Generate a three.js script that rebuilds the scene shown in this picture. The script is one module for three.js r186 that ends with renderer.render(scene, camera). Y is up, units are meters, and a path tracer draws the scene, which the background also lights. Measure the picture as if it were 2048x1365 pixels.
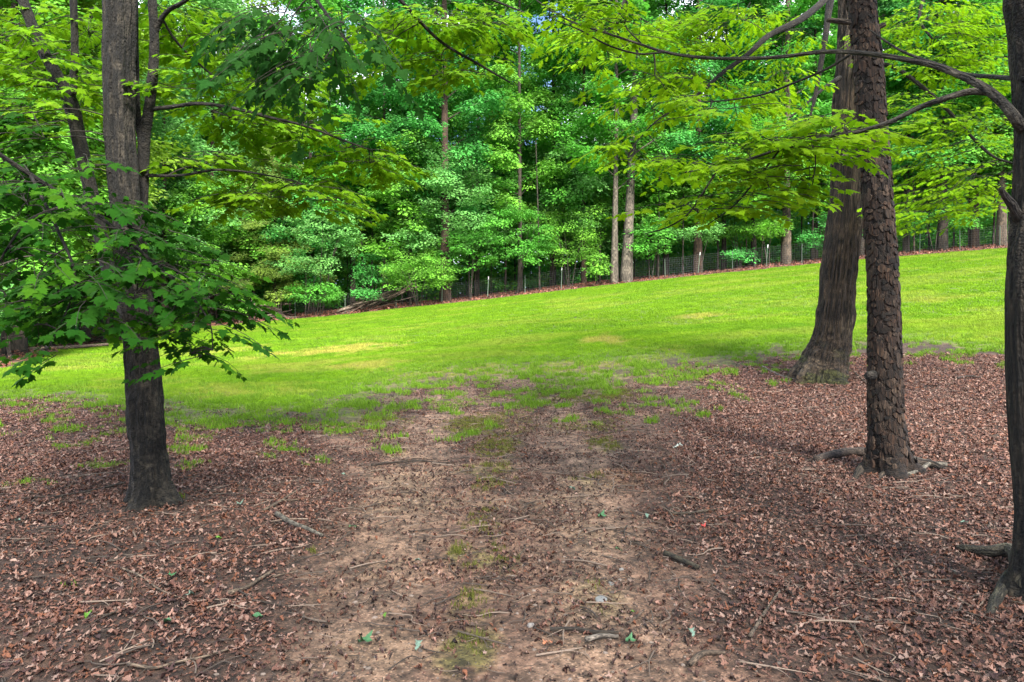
import * as THREE from 'three';
import { mergeGeometries } from 'three/addons/utils/BufferGeometryUtils.js';

// ---------------------------------------------------------------- camera, sky, sun, exposure
const CAM_Y = 1.6, FOCAL = 1365, PITCH = Math.atan(22.5 / FOCAL);
const scene = new THREE.Scene();
const camera = new THREE.PerspectiveCamera(2 * Math.atan(682.5 / FOCAL) * 180 / Math.PI, 1024 / 682, 0.05, 1500);
camera.position.set(0, CAM_Y, 0);
camera.rotation.set(-PITCH, 0, 0);
const renderer = new THREE.WebGLRenderer({ antialias: true });
renderer.toneMapping = THREE.LinearToneMapping;
renderer.toneMappingExposure = 7.2;
renderer.shadowMap.enabled = true;

const SUN_DIR = new THREE.Vector3(0.26, 0.66, 0.70).normalize();
const sun = new THREE.DirectionalLight(new THREE.Color(1, 0.95, 0.86), 2.7);
sun.position.copy(SUN_DIR).multiplyScalar(120).add(new THREE.Vector3(0, 0, -30));
sun.target.position.set(0, 0, -30);
sun.castShadow = true; sun.shadow.radius = 30;
sun.shadow.mapSize.set(4096, 4096);
Object.assign(sun.shadow.camera, { left: -80, right: 80, top: 80, bottom: -80, near: 1, far: 300 });
scene.add(sun, sun.target);

// ---------------------------------------------------------------- helpers
function rngOf(seed) { let s = seed >>> 0; return () => { s = (s + 0x6d2b79f5) | 0; let t = Math.imul(s ^ (s >>> 15), 1 | s); t = (t + Math.imul(t ^ (t >>> 7), 61 | t)) ^ t; return ((t ^ (t >>> 14)) >>> 0) / 4294967296; }; }
const clamp = (x, a = 0, b = 1) => Math.min(b, Math.max(a, x));
const smooth = (a, b, x) => { const t = clamp((x - a) / (b - a)); return t * t * (3 - 2 * t); };
const lerp = (a, b, t) => a + (b - a) * t;
const V = (x, y, z) => new THREE.Vector3(x, y, z);
const hash2 = (x, y) => { let h = Math.imul(x | 0, 374761393) + Math.imul(y | 0, 668265263); h = Math.imul(h ^ (h >>> 13), 1274126177); return ((h ^ (h >>> 16)) >>> 0) / 4294967296; };
function vnoise(x, y, per = 0) {
  const xi = Math.floor(x), yi = Math.floor(y), fx = x - xi, fy = y - yi, u = fx * fx * (3 - 2 * fx), v = fy * fy * (3 - 2 * fy);
  const w = per ? (k) => ((k % per) + per) % per : (k) => k;
  return lerp(lerp(hash2(w(xi), w(yi)), hash2(w(xi + 1), w(yi)), u), lerp(hash2(w(xi), w(yi + 1)), hash2(w(xi + 1), w(yi + 1)), u), v);
}
function fbm(x, y, oct = 4, per = 0) { let s = 0, a = 0.5, t = 0; for (let i = 0; i < oct; i++) { s += a * vnoise(x, y, per); t += a; a *= 0.5; x = x * 2 + (per ? 0 : 17.3); y = y * 2 + (per ? 0 : 9.1); per *= 2; } return s / t; }

// the sky: blue air with broken bright cloud all round
{
  const W = 1024, H = 512, d = new Float32Array(W * H * 4);
  for (let j = 0; j < H; j++) for (let i = 0; i < W; i++) {
    const el = ((j + 0.5) / H - 0.5) * Math.PI, az = ((i + 0.5) / W) * Math.PI * 2, y = Math.max(Math.sin(el), 0), k = (j * W + i) * 4;
    const t = Math.pow(1 - y, 3);
    let c = [lerp(0.045, 0.10, t), lerp(0.085, 0.15, t), lerp(0.2, 0.25, t)];
    const q = 1.6 / (y + 0.22), x1 = Math.cos(az) * Math.cos(el) * q, z1 = Math.sin(az) * Math.cos(el) * q;
    const m = smooth(0.40, 0.64, fbm(x1 * 1.7 + 40, z1 * 1.7 + 11, 5));
    const b = 0.62 + 0.3 * fbm(x1 * 4 + 7, z1 * 4 + 3, 4);
    c = c.map((v, n) => lerp(v, b * [1, 1.02, 1.07][n], m * 0.85));
    d[k] = c[0]; d[k + 1] = c[1]; d[k + 2] = c[2]; d[k + 3] = 1;
  }
  const t = new THREE.DataTexture(d, W, H, THREE.RGBAFormat, THREE.FloatType);
  t.mapping = THREE.EquirectangularReflectionMapping; t.magFilter = THREE.LinearFilter; t.minFilter = THREE.LinearFilter; t.wrapS = THREE.RepeatWrapping; t.needsUpdate = true;
  scene.background = t; scene.environment = t;
}

const used = {};
function numbered(name) { const n = used[name] = (used[name] ?? -1) + 1; return n ? name + '_' + String(n).padStart(3, '0') : name; }
function tag(o, label, category, group, kind) { o.name = numbered(o.name); o.userData.label = label; o.userData.category = category; if (group) o.userData.group = group; if (kind) o.userData.kind = kind; scene.add(o); return o; }
function shadowed(o) { o.castShadow = true; o.receiveShadow = true; return o; }
function mesh(name, geo, mat, parent) { const m = shadowed(new THREE.Mesh(geo, mat)); m.name = name; if (parent) parent.add(m); return m; }
function inst(name, geo, mat, list, parent) {           // list of {m: Matrix4, c: Color}
  const o = shadowed(new THREE.InstancedMesh(geo, mat, list.length)); o.name = name;
  list.forEach((e, i) => { o.setMatrixAt(i, e.m); if (e.c) o.setColorAt(i, e.c); });
  if (parent) parent.add(o);
  return o;
}
const ray = (px, py) => V((px - 1024) / FOCAL, (682.5 - py) / FOCAL, -1).applyAxisAngle(V(1, 0, 0), -PITCH);
const at = (px, py, d) => ray(px, py).multiplyScalar(d).add(V(0, CAM_Y, 0));

// ---------------------------------------------------------------- the lie of the land, from measured points
const MEASURED = [[1024, 1365, 3.1], [100, 1365, 3.1], [1950, 1365, 3.08], [2060, 1190, 4.2], [1790, 945, 7.0], [1650, 760, 12.6], [300, 1005, 6.2], [1024, 950, 7.4], [1024, 770, 14], [0, 800, 13], [0, 745, 20], [0, 700, 27], [160, 688, 36], [330, 662, 43], [480, 643, 47],
  [700, 622, 49], [976, 592, 50], [1123, 573, 50], [1393, 546, 49], [1534, 532, 46], [1800, 512, 43], [2020, 494, 41], [1960, 702, 14], [560, 800, 13], [1400, 735, 14.5]];
const PTS = MEASURED.map(([px, py, d]) => { const p = at(px, py, d); return [p.x, p.z, p.y]; });
PTS.push([0, 8, -0.15], [-14, 4, -0.2], [14, 4, 0.3], [-30, -20, 0.9], [26, -14, 2.2], [0, -110, 7.5], [70, -100, 11], [-70, -90, 4.5], [-45, -45, 1.6], [48, -45, 8.2]);
const tps = (() => {
  const n = PTS.length, N = n + 3, A = [], U = (r2) => (r2 < 1e-9 ? 0 : r2 * Math.log(r2) * 0.5);
  for (let i = 0; i < N; i++) A.push(new Float64Array(N + 1));
  for (let i = 0; i < n; i++) {
    for (let j = 0; j < n; j++) A[i][j] = U((PTS[i][0] - PTS[j][0]) ** 2 + (PTS[i][1] - PTS[j][1]) ** 2);
    A[i][i] += 0.6; A[i][n] = A[n][i] = 1; A[i][n + 1] = A[n + 1][i] = PTS[i][0]; A[i][n + 2] = A[n + 2][i] = PTS[i][1]; A[i][N] = PTS[i][2];
  }
  for (let c = 0; c < N; c++) {
    let p = c; for (let r = c + 1; r < N; r++) if (Math.abs(A[r][c]) > Math.abs(A[p][c])) p = r;
    [A[c], A[p]] = [A[p], A[c]];
    for (let r = 0; r < N; r++) if (r !== c && A[r][c]) { const f = A[r][c] / A[c][c]; for (let k = c; k <= N; k++) A[r][k] -= f * A[c][k]; }
  }
  const w = A.map((row, i) => row[N] / row[i]);
  return (x, z) => { let s = w[n] + w[n + 1] * x + w[n + 2] * z; for (let i = 0; i < n; i++) s += w[i] * U((x - PTS[i][0]) ** 2 + (z - PTS[i][1]) ** 2); return s; };
})();
function land(x, z) { return tps(clamp(x, -75, 75), clamp(z, -115, 10)); }
function H(x, z) {                                     // with the small unevenness of trodden ground
  const r = Math.hypot(x, z);
  return land(x, z) + (r < 60 ? 0.05 * (fbm(x * 0.9 + 5, z * 0.9, 3) - 0.5) + 0.022 * (fbm(x * 5, z * 5 + 3, 2) - 0.5) * smooth(30, 12, r) : 0);
}
const on = (x, z, up = 0) => V(x, H(x, z) + up, z);
function hit(px, py) {                                  // where a sight line meets the land
  const r = ray(px, py); let d = 1;
  for (; d < 130; d += Math.max(0.05, d * 0.006)) { const y = CAM_Y + r.y * d; if (y < land(r.x * d, r.z * d)) break; }
  return [r.x * d, r.z * d];
}
function slope(x, z) { const e = 0.25; return V(-(land(x + e, z) - land(x - e, z)) / (2 * e), 1, -(land(x, z + e) - land(x, z - e)) / (2 * e)).normalize(); }
const poly = (pairs) => pairs.map(([a, b]) => hit(a, b));
function inside(P, x, z) { let c = false; for (let i = 0, j = P.length - 1; i < P.length; j = i++) if ((P[i][1] > z) !== (P[j][1] > z) && x < ((P[j][0] - P[i][0]) * (z - P[i][1])) / (P[j][1] - P[i][1]) + P[i][0]) c = !c; return c; }
function away(P, x, z, open) { let m = 1e9; for (let i = open ? 1 : 0, j = open ? 0 : P.length - 1; i < P.length; j = i++) { const ax = P[j][0], az = P[j][1], dx = P[i][0] - ax, dz = P[i][1] - az, t = clamp(((x - ax) * dx + (z - az) * dz) / (dx * dx + dz * dz || 1)); m = Math.min(m, (x - ax - t * dx) ** 2 + (z - az - t * dz) ** 2); } return Math.sqrt(m); }
const signed = (P, x, z) => (inside(P, x, z) ? 1 : -1) * away(P, x, z);

// edge of the woods (where the lawn stops), and the lawn's near edge
const EDGE = [...poly([[0, 738], [100, 707], [200, 688], [300, 669], [400, 656], [480, 648], [600, 638], [700, 629], [800, 618], [900, 608], [1000, 597], [1123, 582], [1250, 568], [1400, 552], [1500, 542], [1640, 528], [1800, 514], [2020, 497]])];
EDGE.unshift([EDGE[0][0] - 3, EDGE[0][1] + 6], ); EDGE.unshift([EDGE[0][0] - 4, EDGE[0][1] + 14]);
{ const l = EDGE[EDGE.length - 1]; EDGE.push([l[0] + 14, l[1] + 7], [l[0] + 24, l[1] + 18]); }
const NEAR = poly([[2047, 702], [1900, 698], [1800, 690], [1700, 694], [1600, 706], [1480, 722], [1380, 745], [1300, 772], [1230, 795], [1120, 800], [1000, 772], [900, 775], [830, 800], [760, 848], [680, 855], [560, 850], [420, 848], [300, 834], [200, 818], [100, 806], [2, 790]]);
NEAR.unshift([NEAR[0][0] + 12, NEAR[0][1] + 2]); NEAR.push([NEAR[NEAR.length - 1][0] - 10, NEAR[NEAR.length - 1][1] + 4]);
const LAWN = [...EDGE, ...NEAR];
const WOODS = [...EDGE, [110, -60], [110, -160], [-110, -160], [-110, 0]];
const TRACK = [[0.9, 6], [-0.9, 6], ...poly([[500, 1364], [560, 1250], [640, 1090], [700, 960], [640, 880], [700, 838], [780, 800], [1000, 745], [1300, 745], [1420, 780], [1370, 850], [1330, 920], [1345, 1000], [1400, 1120], [1470, 1250], [1540, 1364]])];
const lawnAt = (x, z) => { const s = signed(LAWN, x, z) + 1.9 * (fbm(x * 1.1, z * 1.1, 3) - 0.5) + 0.9 * (fbm(x * 4 + 8, z * 4, 2) - 0.5); return s; };
const trackAt = (x, z) => smooth(-0.35, 0.45, signed(TRACK, x, z) + 0.9 * (fbm(x * 1.6 + 31, z * 1.6, 3) - 0.5));
const woodsAt = (x, z) => smooth(-0.25, 0.25, signed(WOODS, x, z) + 0.5 * (fbm(x * 1.2, z * 1.2 + 50, 2) - 0.5));
const blobs = (list) => list.map(([px, py, rx, ry, k]) => { const c = hit(px, py), a = hit(px + rx, py), b = hit(px, py - ry), b2 = hit(px, py + ry); return { x: c[0], z: c[1], rx: Math.abs(a[0] - c[0]), rz: Math.abs(b[1] - b2[1]) / 2, k: k ?? 1 }; });
const blobAt = (B, x, z) => { let m = 0; for (const b of B) { const q = Math.hypot((x - b.x) / b.rx, (z - b.z) / b.rz); if (q > 2) continue; m = Math.max(m, b.k * smooth(1.25, 0.2, q + 2.2 * (fbm(x * 1.7 + 3, z * 1.7, 4) - 0.5))); } return m; };
const DRY = blobs([[640, 704, 130, 9], [470, 700, 60, 9, 0.6], [740, 730, 70, 10, 0.8], [1400, 635, 60, 5, 0.9], [1200, 682, 55, 11, 0.9], [1330, 700, 150, 8, 0.35], [800, 660, 60, 4, 0.3], [1880, 600, 120, 5, 0.35], [300, 760, 120, 6, 0.4], [120, 740, 80, 8, 0.35], [900, 745, 170, 14, 0.6], [560, 738, 130, 11, 0.5], [1150, 735, 170, 12, 0.5], [420, 790, 170, 13, 0.4], [200, 775, 130, 9, 0.35], [1000, 650, 200, 6, 0.25], [1700, 640, 200, 8, 0.25]]);
const MOSSY = blobs([[990, 895, 55, 26], [975, 940, 60, 14, 0.8], [1205, 892, 42, 17], [965, 1118, 60, 26], [915, 1110, 26, 20], [1010, 1135, 35, 14], [930, 1310, 48, 48], [915, 1225, 24, 14, 0.6], [780, 905, 30, 12, 0.7], [930, 850, 70, 18, 0.8], [1230, 790, 60, 14, 0.9], [1120, 800, 90, 14, 0.8], [760, 850, 60, 24, 0.9], [1200, 1200, 50, 30, 0.5], [1180, 960, 40, 14, 0.6], [630, 1100, 20, 14, 0.5], [1000, 850, 90, 26, 0.5], [985, 970, 50, 34, 0.4], [970, 1050, 50, 44, 0.35], [945, 1210, 45, 50, 0.35], [1180, 850, 90, 24, 0.4]]);
const SPARSE = blobs([[100, 905, 34, 8], [370, 905, 46, 12], [210, 935, 55, 9], [170, 890, 30, 8, 0.8], [400, 885, 40, 10], [330, 1000, 50, 8], [60, 968, 60, 8, 0.9], [190, 860, 30, 6, 0.8], [380, 935, 40, 10, 0.9], [610, 935, 16, 7, 0.7], [650, 925, 18, 6, 0.7], [770, 830, 40, 16], [870, 770, 60, 9], [800, 760, 70, 9, 0.8], [960, 770, 60, 9, 0.7], [1160, 770, 90, 9, 0.7], [1340, 760, 60, 8, 0.6], [140, 1180, 20, 6, 0.4], [430, 860, 60, 10, 0.6], [900, 808, 100, 15, 0.55], [1060, 790, 120, 14, 0.55], [1330, 742, 90, 9, 0.5], [690, 858, 90, 12, 0.6], [500, 858, 90, 10, 0.5], [300, 845, 90, 8, 0.5], [120, 818, 90, 7, 0.4]]);
const ORANGE = blobs([[1230, 955, 70, 20, 0.9], [650, 1190, 50, 22, 0.6], [1330, 1130, 60, 40, 0.3]]);
const SANDY = blobs([[830, 955, 90, 30, 0.9], [850, 1010, 120, 30, 0.8], [1190, 960, 90, 24, 1], [1180, 1080, 60, 40, 0.8], [1190, 1200, 80, 50, 1], [760, 1140, 60, 40, 0.5], [640, 1190, 70, 25, 0.5], [740, 1300, 120, 50, 0.6], [1100, 1010, 90, 30, 0.7], [1160, 1310, 60, 40, 0.4]]);

const RUTS = [poly([[900, 790], [850, 900], [800, 1000], [725, 1200], [665, 1364]]), poly([[1110, 800], [1150, 900], [1180, 1000], [1195, 1200], [1205, 1364]])];
const rutAt = (x, z) => { const w = 0.42 + 0.25 * (fbm(x * 2 + 70, z * 2, 3) - 0.5); return smooth(1.25, 0.35, Math.min(away(RUTS[0], x, z, true), away(RUTS[1], x, z, true)) / w + 1.2 * (fbm(x * 3.5, z * 3.5 + 40, 3) - 0.5)); };

// ---------------------------------------------------------------- textures
function dataTex(n, f, srgb) {
  const d = new Uint8Array(n * n * 4);
  for (let j = 0; j < n; j++) for (let i = 0; i < n; i++) { const c = f(i / n, j / n), k = (j * n + i) * 4; for (let q = 0; q < 3; q++) d[k + q] = clamp(c[q]) * 255; d[k + 3] = 255; }
  const t = new THREE.DataTexture(d, n, n); t.wrapS = t.wrapT = THREE.RepeatWrapping; t.magFilter = THREE.LinearFilter; t.minFilter = THREE.LinearMipmapLinearFilter; t.generateMipmaps = true; if (srgb) t.colorSpace = THREE.SRGBColorSpace; t.needsUpdate = true; return t;
}
const soilH = (u, v) => 0.45 * fbm(u * 12, v * 12, 4, 12) + 0.35 * fbm(u * 90, v * 90, 2, 90) + 0.2 * hash2(Math.floor(u * 512), Math.floor(v * 512));
const soilMap = dataTex(512, (u, v) => {                // crumbs, grit and broken leaf on soil
  const a = fbm(u * 16, v * 16, 4, 16), b = fbm(u * 70 + 3, v * 70, 2, 70), g = hash2(Math.floor(u * 256), Math.floor(v * 256) + 999);
  let k = 0.72 + 0.5 * (a - 0.5) + 0.6 * (b - 0.5); if (g > 0.93) k += 0.3; if (g < 0.08) k -= 0.25;
  return [k, k * 0.97, k * 0.94];
}, true);
const soilBump = dataTex(512, (u, v) => { const k = soilH(u, v); return [k, k, k]; });
const barkMap = dataTex(512, (u, v) => {
  const g = fbm(u * 60, v * 10, 4, 0), b = fbm(u * 7, v * 7, 4, 0), h = hash2(Math.floor(u * 512), Math.floor(v * 170));
  const edge = 1; let k = 0.62 + 1.1 * (g - 0.5) + 0.5 * (b - 0.5) + 0.2 * (h - 0.5);
  return [k * edge, k * 0.98, k * 0.95];
}, true);
barkMap.wrapS = barkMap.wrapT = THREE.MirroredRepeatWrapping;
const barkBump = dataTex(512, (u, v) => { const k = 0.6 * fbm(u * 42, v * 9, 4) + 0.4 * fbm(u * 90, v * 40, 2); return [k, k, k]; });
barkBump.wrapS = barkBump.wrapT = THREE.MirroredRepeatWrapping;

const lin = (r, g, b) => new THREE.Color().setRGB(r, g, b);
const M = {
  ground: new THREE.MeshStandardMaterial({ vertexColors: true, map: soilMap, bumpMap: soilBump, bumpScale: 0.02, roughness: 1 }),
  bark: new THREE.MeshStandardMaterial({ vertexColors: true, map: barkMap, bumpMap: barkBump, bumpScale: 0.035, roughness: 0.95 }),
  plate: [lin(0.055, 0.028, 0.016), lin(0.08, 0.046, 0.028), lin(0.036, 0.019, 0.011), lin(0.10, 0.066, 0.046)].map((c) => new THREE.MeshStandardMaterial({ color: c, map: barkMap, bumpMap: barkBump, bumpScale: 0.006, roughness: 0.95 })),
  farBark: new THREE.MeshStandardMaterial({ vertexColors: true, map: barkMap, roughness: 1 }),
  twig: new THREE.MeshStandardMaterial({ color: lin(0.02, 0.015, 0.011), roughness: 0.95 }),
  leaf: new THREE.MeshPhysicalMaterial({ color: 0xffffff, roughness: 1, transmission: 0.52, thickness: 0, specularIntensity: 0.05, clearcoat: 0.03, clearcoatRoughness: 0.4, side: THREE.DoubleSide }),
  farLeaf: new THREE.MeshPhysicalMaterial({ color: 0xffffff, roughness: 1, transmission: 0.46, thickness: 0, specularIntensity: 0.12, clearcoat: 0.09, clearcoatRoughness: 0.4, side: THREE.DoubleSide }),
  grass: new THREE.MeshPhysicalMaterial({ color: 0xffffff, roughness: 1, specularIntensity: 0.2, transmission: 0.35, thickness: 0, side: THREE.DoubleSide }),
  dead: new THREE.MeshStandardMaterial({ color: 0xffffff, roughness: 0.8, side: THREE.DoubleSide }),
  stone: new THREE.MeshStandardMaterial({ color: 0xffffff, vertexColors: true, roughness: 0.9 }),
  wood: new THREE.MeshStandardMaterial({ vertexColors: true, map: barkMap, roughness: 0.9 }),
  wire: new THREE.MeshStandardMaterial({ color: lin(0.11, 0.12, 0.12), roughness: 0.6, metalness: 0.3 }),
  newWire: new THREE.MeshStandardMaterial({ color: lin(0.24, 0.26, 0.27), roughness: 0.5, metalness: 0.3 }),
  post: new THREE.MeshStandardMaterial({ color: lin(0.10, 0.14, 0.10), roughness: 0.7 }),
  postTip: new THREE.MeshStandardMaterial({ color: lin(0.45, 0.45, 0.44), roughness: 0.6 }),
};

// ---------------------------------------------------------------- shapes
function paint(g, c, f) { const n = g.attributes.position.count, a = new Float32Array(n * 3), p = g.attributes.position; for (let i = 0; i < n; i++) { const q = f ? f(p.getX(i), p.getY(i), p.getZ(i)) : c; a.set(q.isColor ? [q.r, q.g, q.b] : q, i * 3); } g.setAttribute('color', new THREE.BufferAttribute(a, 3)); return g; }
// tapered tube through nodes [Vector3, radius]; relief(theta, length, height) scales the radius
function limb(nodes, { seg = 8, step = 0.15, relief, color, uvScale = 1, cap = true } = {}) {
  const curve = new THREE.CatmullRomCurve3(nodes.map((n) => n[0]), false, 'centripetal'), L = curve.getLength(), n = Math.max(3, Math.ceil(L / step));
  const pos = [], nor = [], uv = [], idx = [], col = [], p = V(), T = V(), N = V(), B = V();
  let prevT = null;
  for (let i = 0; i <= n; i++) {
    const t = i / n; curve.getPoint(t, p); curve.getTangent(t, T);
    if (!prevT) { N.set(1, 0, 0); if (Math.abs(T.x) > 0.8) N.set(0, 0, 1); } 
    N.addScaledVector(T, -N.dot(T)).normalize(); B.crossVectors(T, N); prevT = T;
    const q = t * (nodes.length - 1), k = Math.min(nodes.length - 2, Math.floor(q)), r = lerp(nodes[k][1], nodes[k + 1][1], q - k), len = t * L;
    for (let j = 0; j <= seg; j++) {
      const a = (j / seg) * Math.PI * 2, ca = Math.cos(a), sa = Math.sin(a), rr = r * (relief ? relief(a === Math.PI * 2 ? 0 : a, len, p.y) : 1);
      pos.push(p.x + (N.x * ca + B.x * sa) * rr, p.y + (N.y * ca + B.y * sa) * rr, p.z + (N.z * ca + B.z * sa) * rr);
      uv.push((j / seg) * Math.PI * 2 * nodes[0][1] * uvScale, len * uvScale);
      if (color) { const c = color(a, len, p.y); col.push(c[0], c[1], c[2]); }
    }
  }
  for (let i = 0; i < n; i++) for (let j = 0; j < seg; j++) { const a = i * (seg + 1) + j, b = a + seg + 1; idx.push(a, a + 1, b, b, a + 1, b + 1); }
  if (cap) for (const e of [0, n]) { const b0 = e * (seg + 1); for (let j = 1; j < seg - 1; j++) e ? idx.push(b0, b0 + j, b0 + j + 1) : idx.push(b0, b0 + j + 1, b0 + j); }
  const g = new THREE.BufferGeometry();
  g.setAttribute('position', new THREE.Float32BufferAttribute(pos, 3)); g.setAttribute('uv', new THREE.Float32BufferAttribute(uv, 2));
  if (color) g.setAttribute('color', new THREE.Float32BufferAttribute(col, 3));
  g.setIndex(idx); g.computeVertexNormals();
  // close the seam in the normals
  const nn = g.attributes.normal; for (let i = 0; i <= n; i++) { const a = i * (seg + 1), b = a + seg, v = V(nn.getX(a) + nn.getX(b), nn.getY(a) + nn.getY(b), nn.getZ(a) + nn.getZ(b)).normalize(); nn.setXYZ(a, v.x, v.y, v.z); nn.setXYZ(b, v.x, v.y, v.z); }
  return g;
}
function stripLeaf(half, fold, droop, curl = 0, seed = 1) {        // half outline [x, y] from stalk to tip, folded along the midrib
  const pos = [], idx = [], rnd = rngOf(seed);
  half.forEach(([x, y]) => {
    for (const s of [-1, 0, 1]) { const X = s * x, j = curl ? (rnd() - 0.5) * curl * 0.5 : 0; pos.push(X, y, fold * Math.abs(X) - droop * y * y + curl * X * X * 2.2 + j); }
  });
  for (let i = 0; i < half.length - 1; i++) for (const s of [0, 1]) { const a = i * 3 + s, b = a + 3; idx.push(a, a + 1, b, b, a + 1, b + 1); }
  const g = new THREE.BufferGeometry(); g.setAttribute('position', new THREE.Float32BufferAttribute(pos, 3)); g.setIndex(idx); g.computeVertexNormals(); return g;
}
function fanLeaf(half, fold, droop, curl = 0, seed = 1) {          // lobed leaf: fan round a point on the midrib
  const rnd = rngOf(seed), out = [...half, ...half.slice(1, -1).reverse().map(([x, y]) => [-x, y])], pos = [0, 0.36, -droop * 0.13], idx = [];
  for (const [x, y] of out) pos.push(x, y, fold * Math.abs(x) - droop * y * y + curl * x * x * 2 + (curl ? (rnd() - 0.5) * curl * 0.6 : 0));
  for (let i = 0; i < out.length; i++) idx.push(0, 1 + ((i + 1) % out.length), 1 + i);
  const g = new THREE.BufferGeometry(); g.setAttribute('position', new THREE.Float32BufferAttribute(pos, 3)); g.setIndex(idx); g.computeVertexNormals(); return g;
}
const MAPLE_HALF = [[0, 0], [0.16, -0.03], [0.36, 0.10], [0.27, 0.22], [0.56, 0.50], [0.40, 0.52], [0.22, 0.52], [0.25, 0.72], [0.13, 0.76], [0, 1.02]];
const OAK_HALF = [[0.01, 0], [0.05, 0.12], [0.16, 0.22], [0.08, 0.32], [0.28, 0.48], [0.10, 0.56], [0.30, 0.74], [0.12, 0.80], [0.15, 0.92], [0.01, 1.0]];
const OVAL_HALF = [[0.01, 0], [0.16, 0.16], [0.25, 0.42], [0.20, 0.68], [0.01, 1.0]];
const mapleLeaf = [fanLeaf(MAPLE_HALF, -0.12, 0.14), fanLeaf(MAPLE_HALF, 0.16, 0.24), fanLeaf(MAPLE_HALF, -0.3, 0.3)];
const oakLeaf = [stripLeaf(OAK_HALF, 0.15, 0.18), stripLeaf(OAK_HALF, -0.15, 0.28)];
const deadLeaf = [fanLeaf(MAPLE_HALF, 0.2, -0.2, 0.9, 3), stripLeaf(OAK_HALF, 0.55, -0.45, 1.0, 4), stripLeaf(OVAL_HALF, 0.5, -0.5, 1.3, 5), stripLeaf(OAK_HALF, -0.6, 0.45, 0.6, 6)];

// ---------------------------------------------------------------- ground
{
  const rings = [0.001]; for (let r = 0.5; r < 420; r += Math.max(0.03, r * (r < 70 ? 0.0115 : 0.06))) rings.push(r);
  const angs = []; for (let a = -58; a < 58; a += 0.16) angs.push(a); for (let a = 58; a < 302; a += 4) angs.push(a); angs.push(302);
  const nA = angs.length, pos = [], col = [], uv = [], idx = [];
  for (const r of rings) for (const ad of angs) {
    const a = (ad * Math.PI) / 180, x = Math.sin(a) * r, z = -Math.cos(a) * r; let c;
    pos.push(x, H(x, z), z); uv.push(x / 2.2, z / 2.2);
    if (r > 75) c = [0.06, 0.045, 0.03];
    else {
      const n1 = fbm(x * 2.2, z * 2.2, 4), n2 = fbm(x * 9 + 4, z * 9, 3), lw = lawnAt(x, z), tr = trackAt(x, z), wd = woodsAt(x, z);
      const lit = [0.07 + 0.05 * n2, 0.04 + 0.03 * n2, 0.029 + 0.023 * n2];
      const n3 = smooth(0.35, 0.65, n1) * 0.6 + smooth(0.3, 0.7, n2) * 0.4; let dirt = [0.11 + 0.25 * n3, 0.062 + 0.16 * n3, 0.046 + 0.122 * n3];
      if (r < 20) {
        const rt = rutAt(x, z); dirt = dirt.map((v, k) => lerp(v, [0.40, 0.27, 0.205][k] * (0.6 + 0.8 * n2), rt * 0.75)); const sd = blobAt(SANDY, x, z), ms = blobAt(MOSSY, x, z) * smooth(0.3, 0.6, n2);
        dirt = dirt.map((v, k) => lerp(v, [0.46, 0.325, 0.23][k] * (0.6 + 0.8 * n2), sd * 0.75)); const og = blobAt(ORANGE, x, z); dirt = dirt.map((v, k) => lerp(v, [0.34, 0.165, 0.08][k], og * 0.7)); dirt = dirt.map((v, k) => lerp(v, [0.19, 0.19, 0.05][k], ms * 0.75));
      }
      c = lit.map((v, k) => lerp(v, dirt[k], tr));
      const dry = blobAt(DRY, x, z), g = smooth(-0.3, lerp(1.6, 4.5, smooth(6.5, 1, Math.abs(x - 0.3))), lw + 1.6 * (n1 - 0.5) + 1.2 * (n2 - 0.5)), gc = [lerp(0.13, 0.36, dry), lerp(0.24, 0.31, dry), lerp(0.01, 0.09, dry)];
      const thin = [0.25, 0.185, 0.11];
      c = c.map((v, k) => lerp(lerp(v, thin[k], 0.7 * smooth(0, 0.5, g)), gc[k], g));
      const fl = [0.12 + 0.09 * n2, 0.055 + 0.045 * n2, 0.036 + 0.03 * n2]; c = c.map((v, k) => lerp(v, fl[k], wd));
    }
    col.push(c[0] * 0.82, c[1] * 0.79, c[2] * 0.73);
  }
  for (let i = 0; i < rings.length - 1; i++) for (let j = 0; j < nA - 1; j++) { const a = i * nA + j, b = a + nA; idx.push(a, a + 1, b, b, a + 1, b + 1); }
  const g = new THREE.BufferGeometry(); g.setAttribute('position', new THREE.Float32BufferAttribute(pos, 3)); g.setAttribute('uv', new THREE.Float32BufferAttribute(uv, 2)); g.setAttribute('color', new THREE.Float32BufferAttribute(col, 3)); g.setIndex(idx); g.computeVertexNormals();
  const o = mesh('ground', g, M.ground); tag(o, 'sloping ground of bare dirt, leaf soil and lawn', 'ground', null, 'structure');
}

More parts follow.
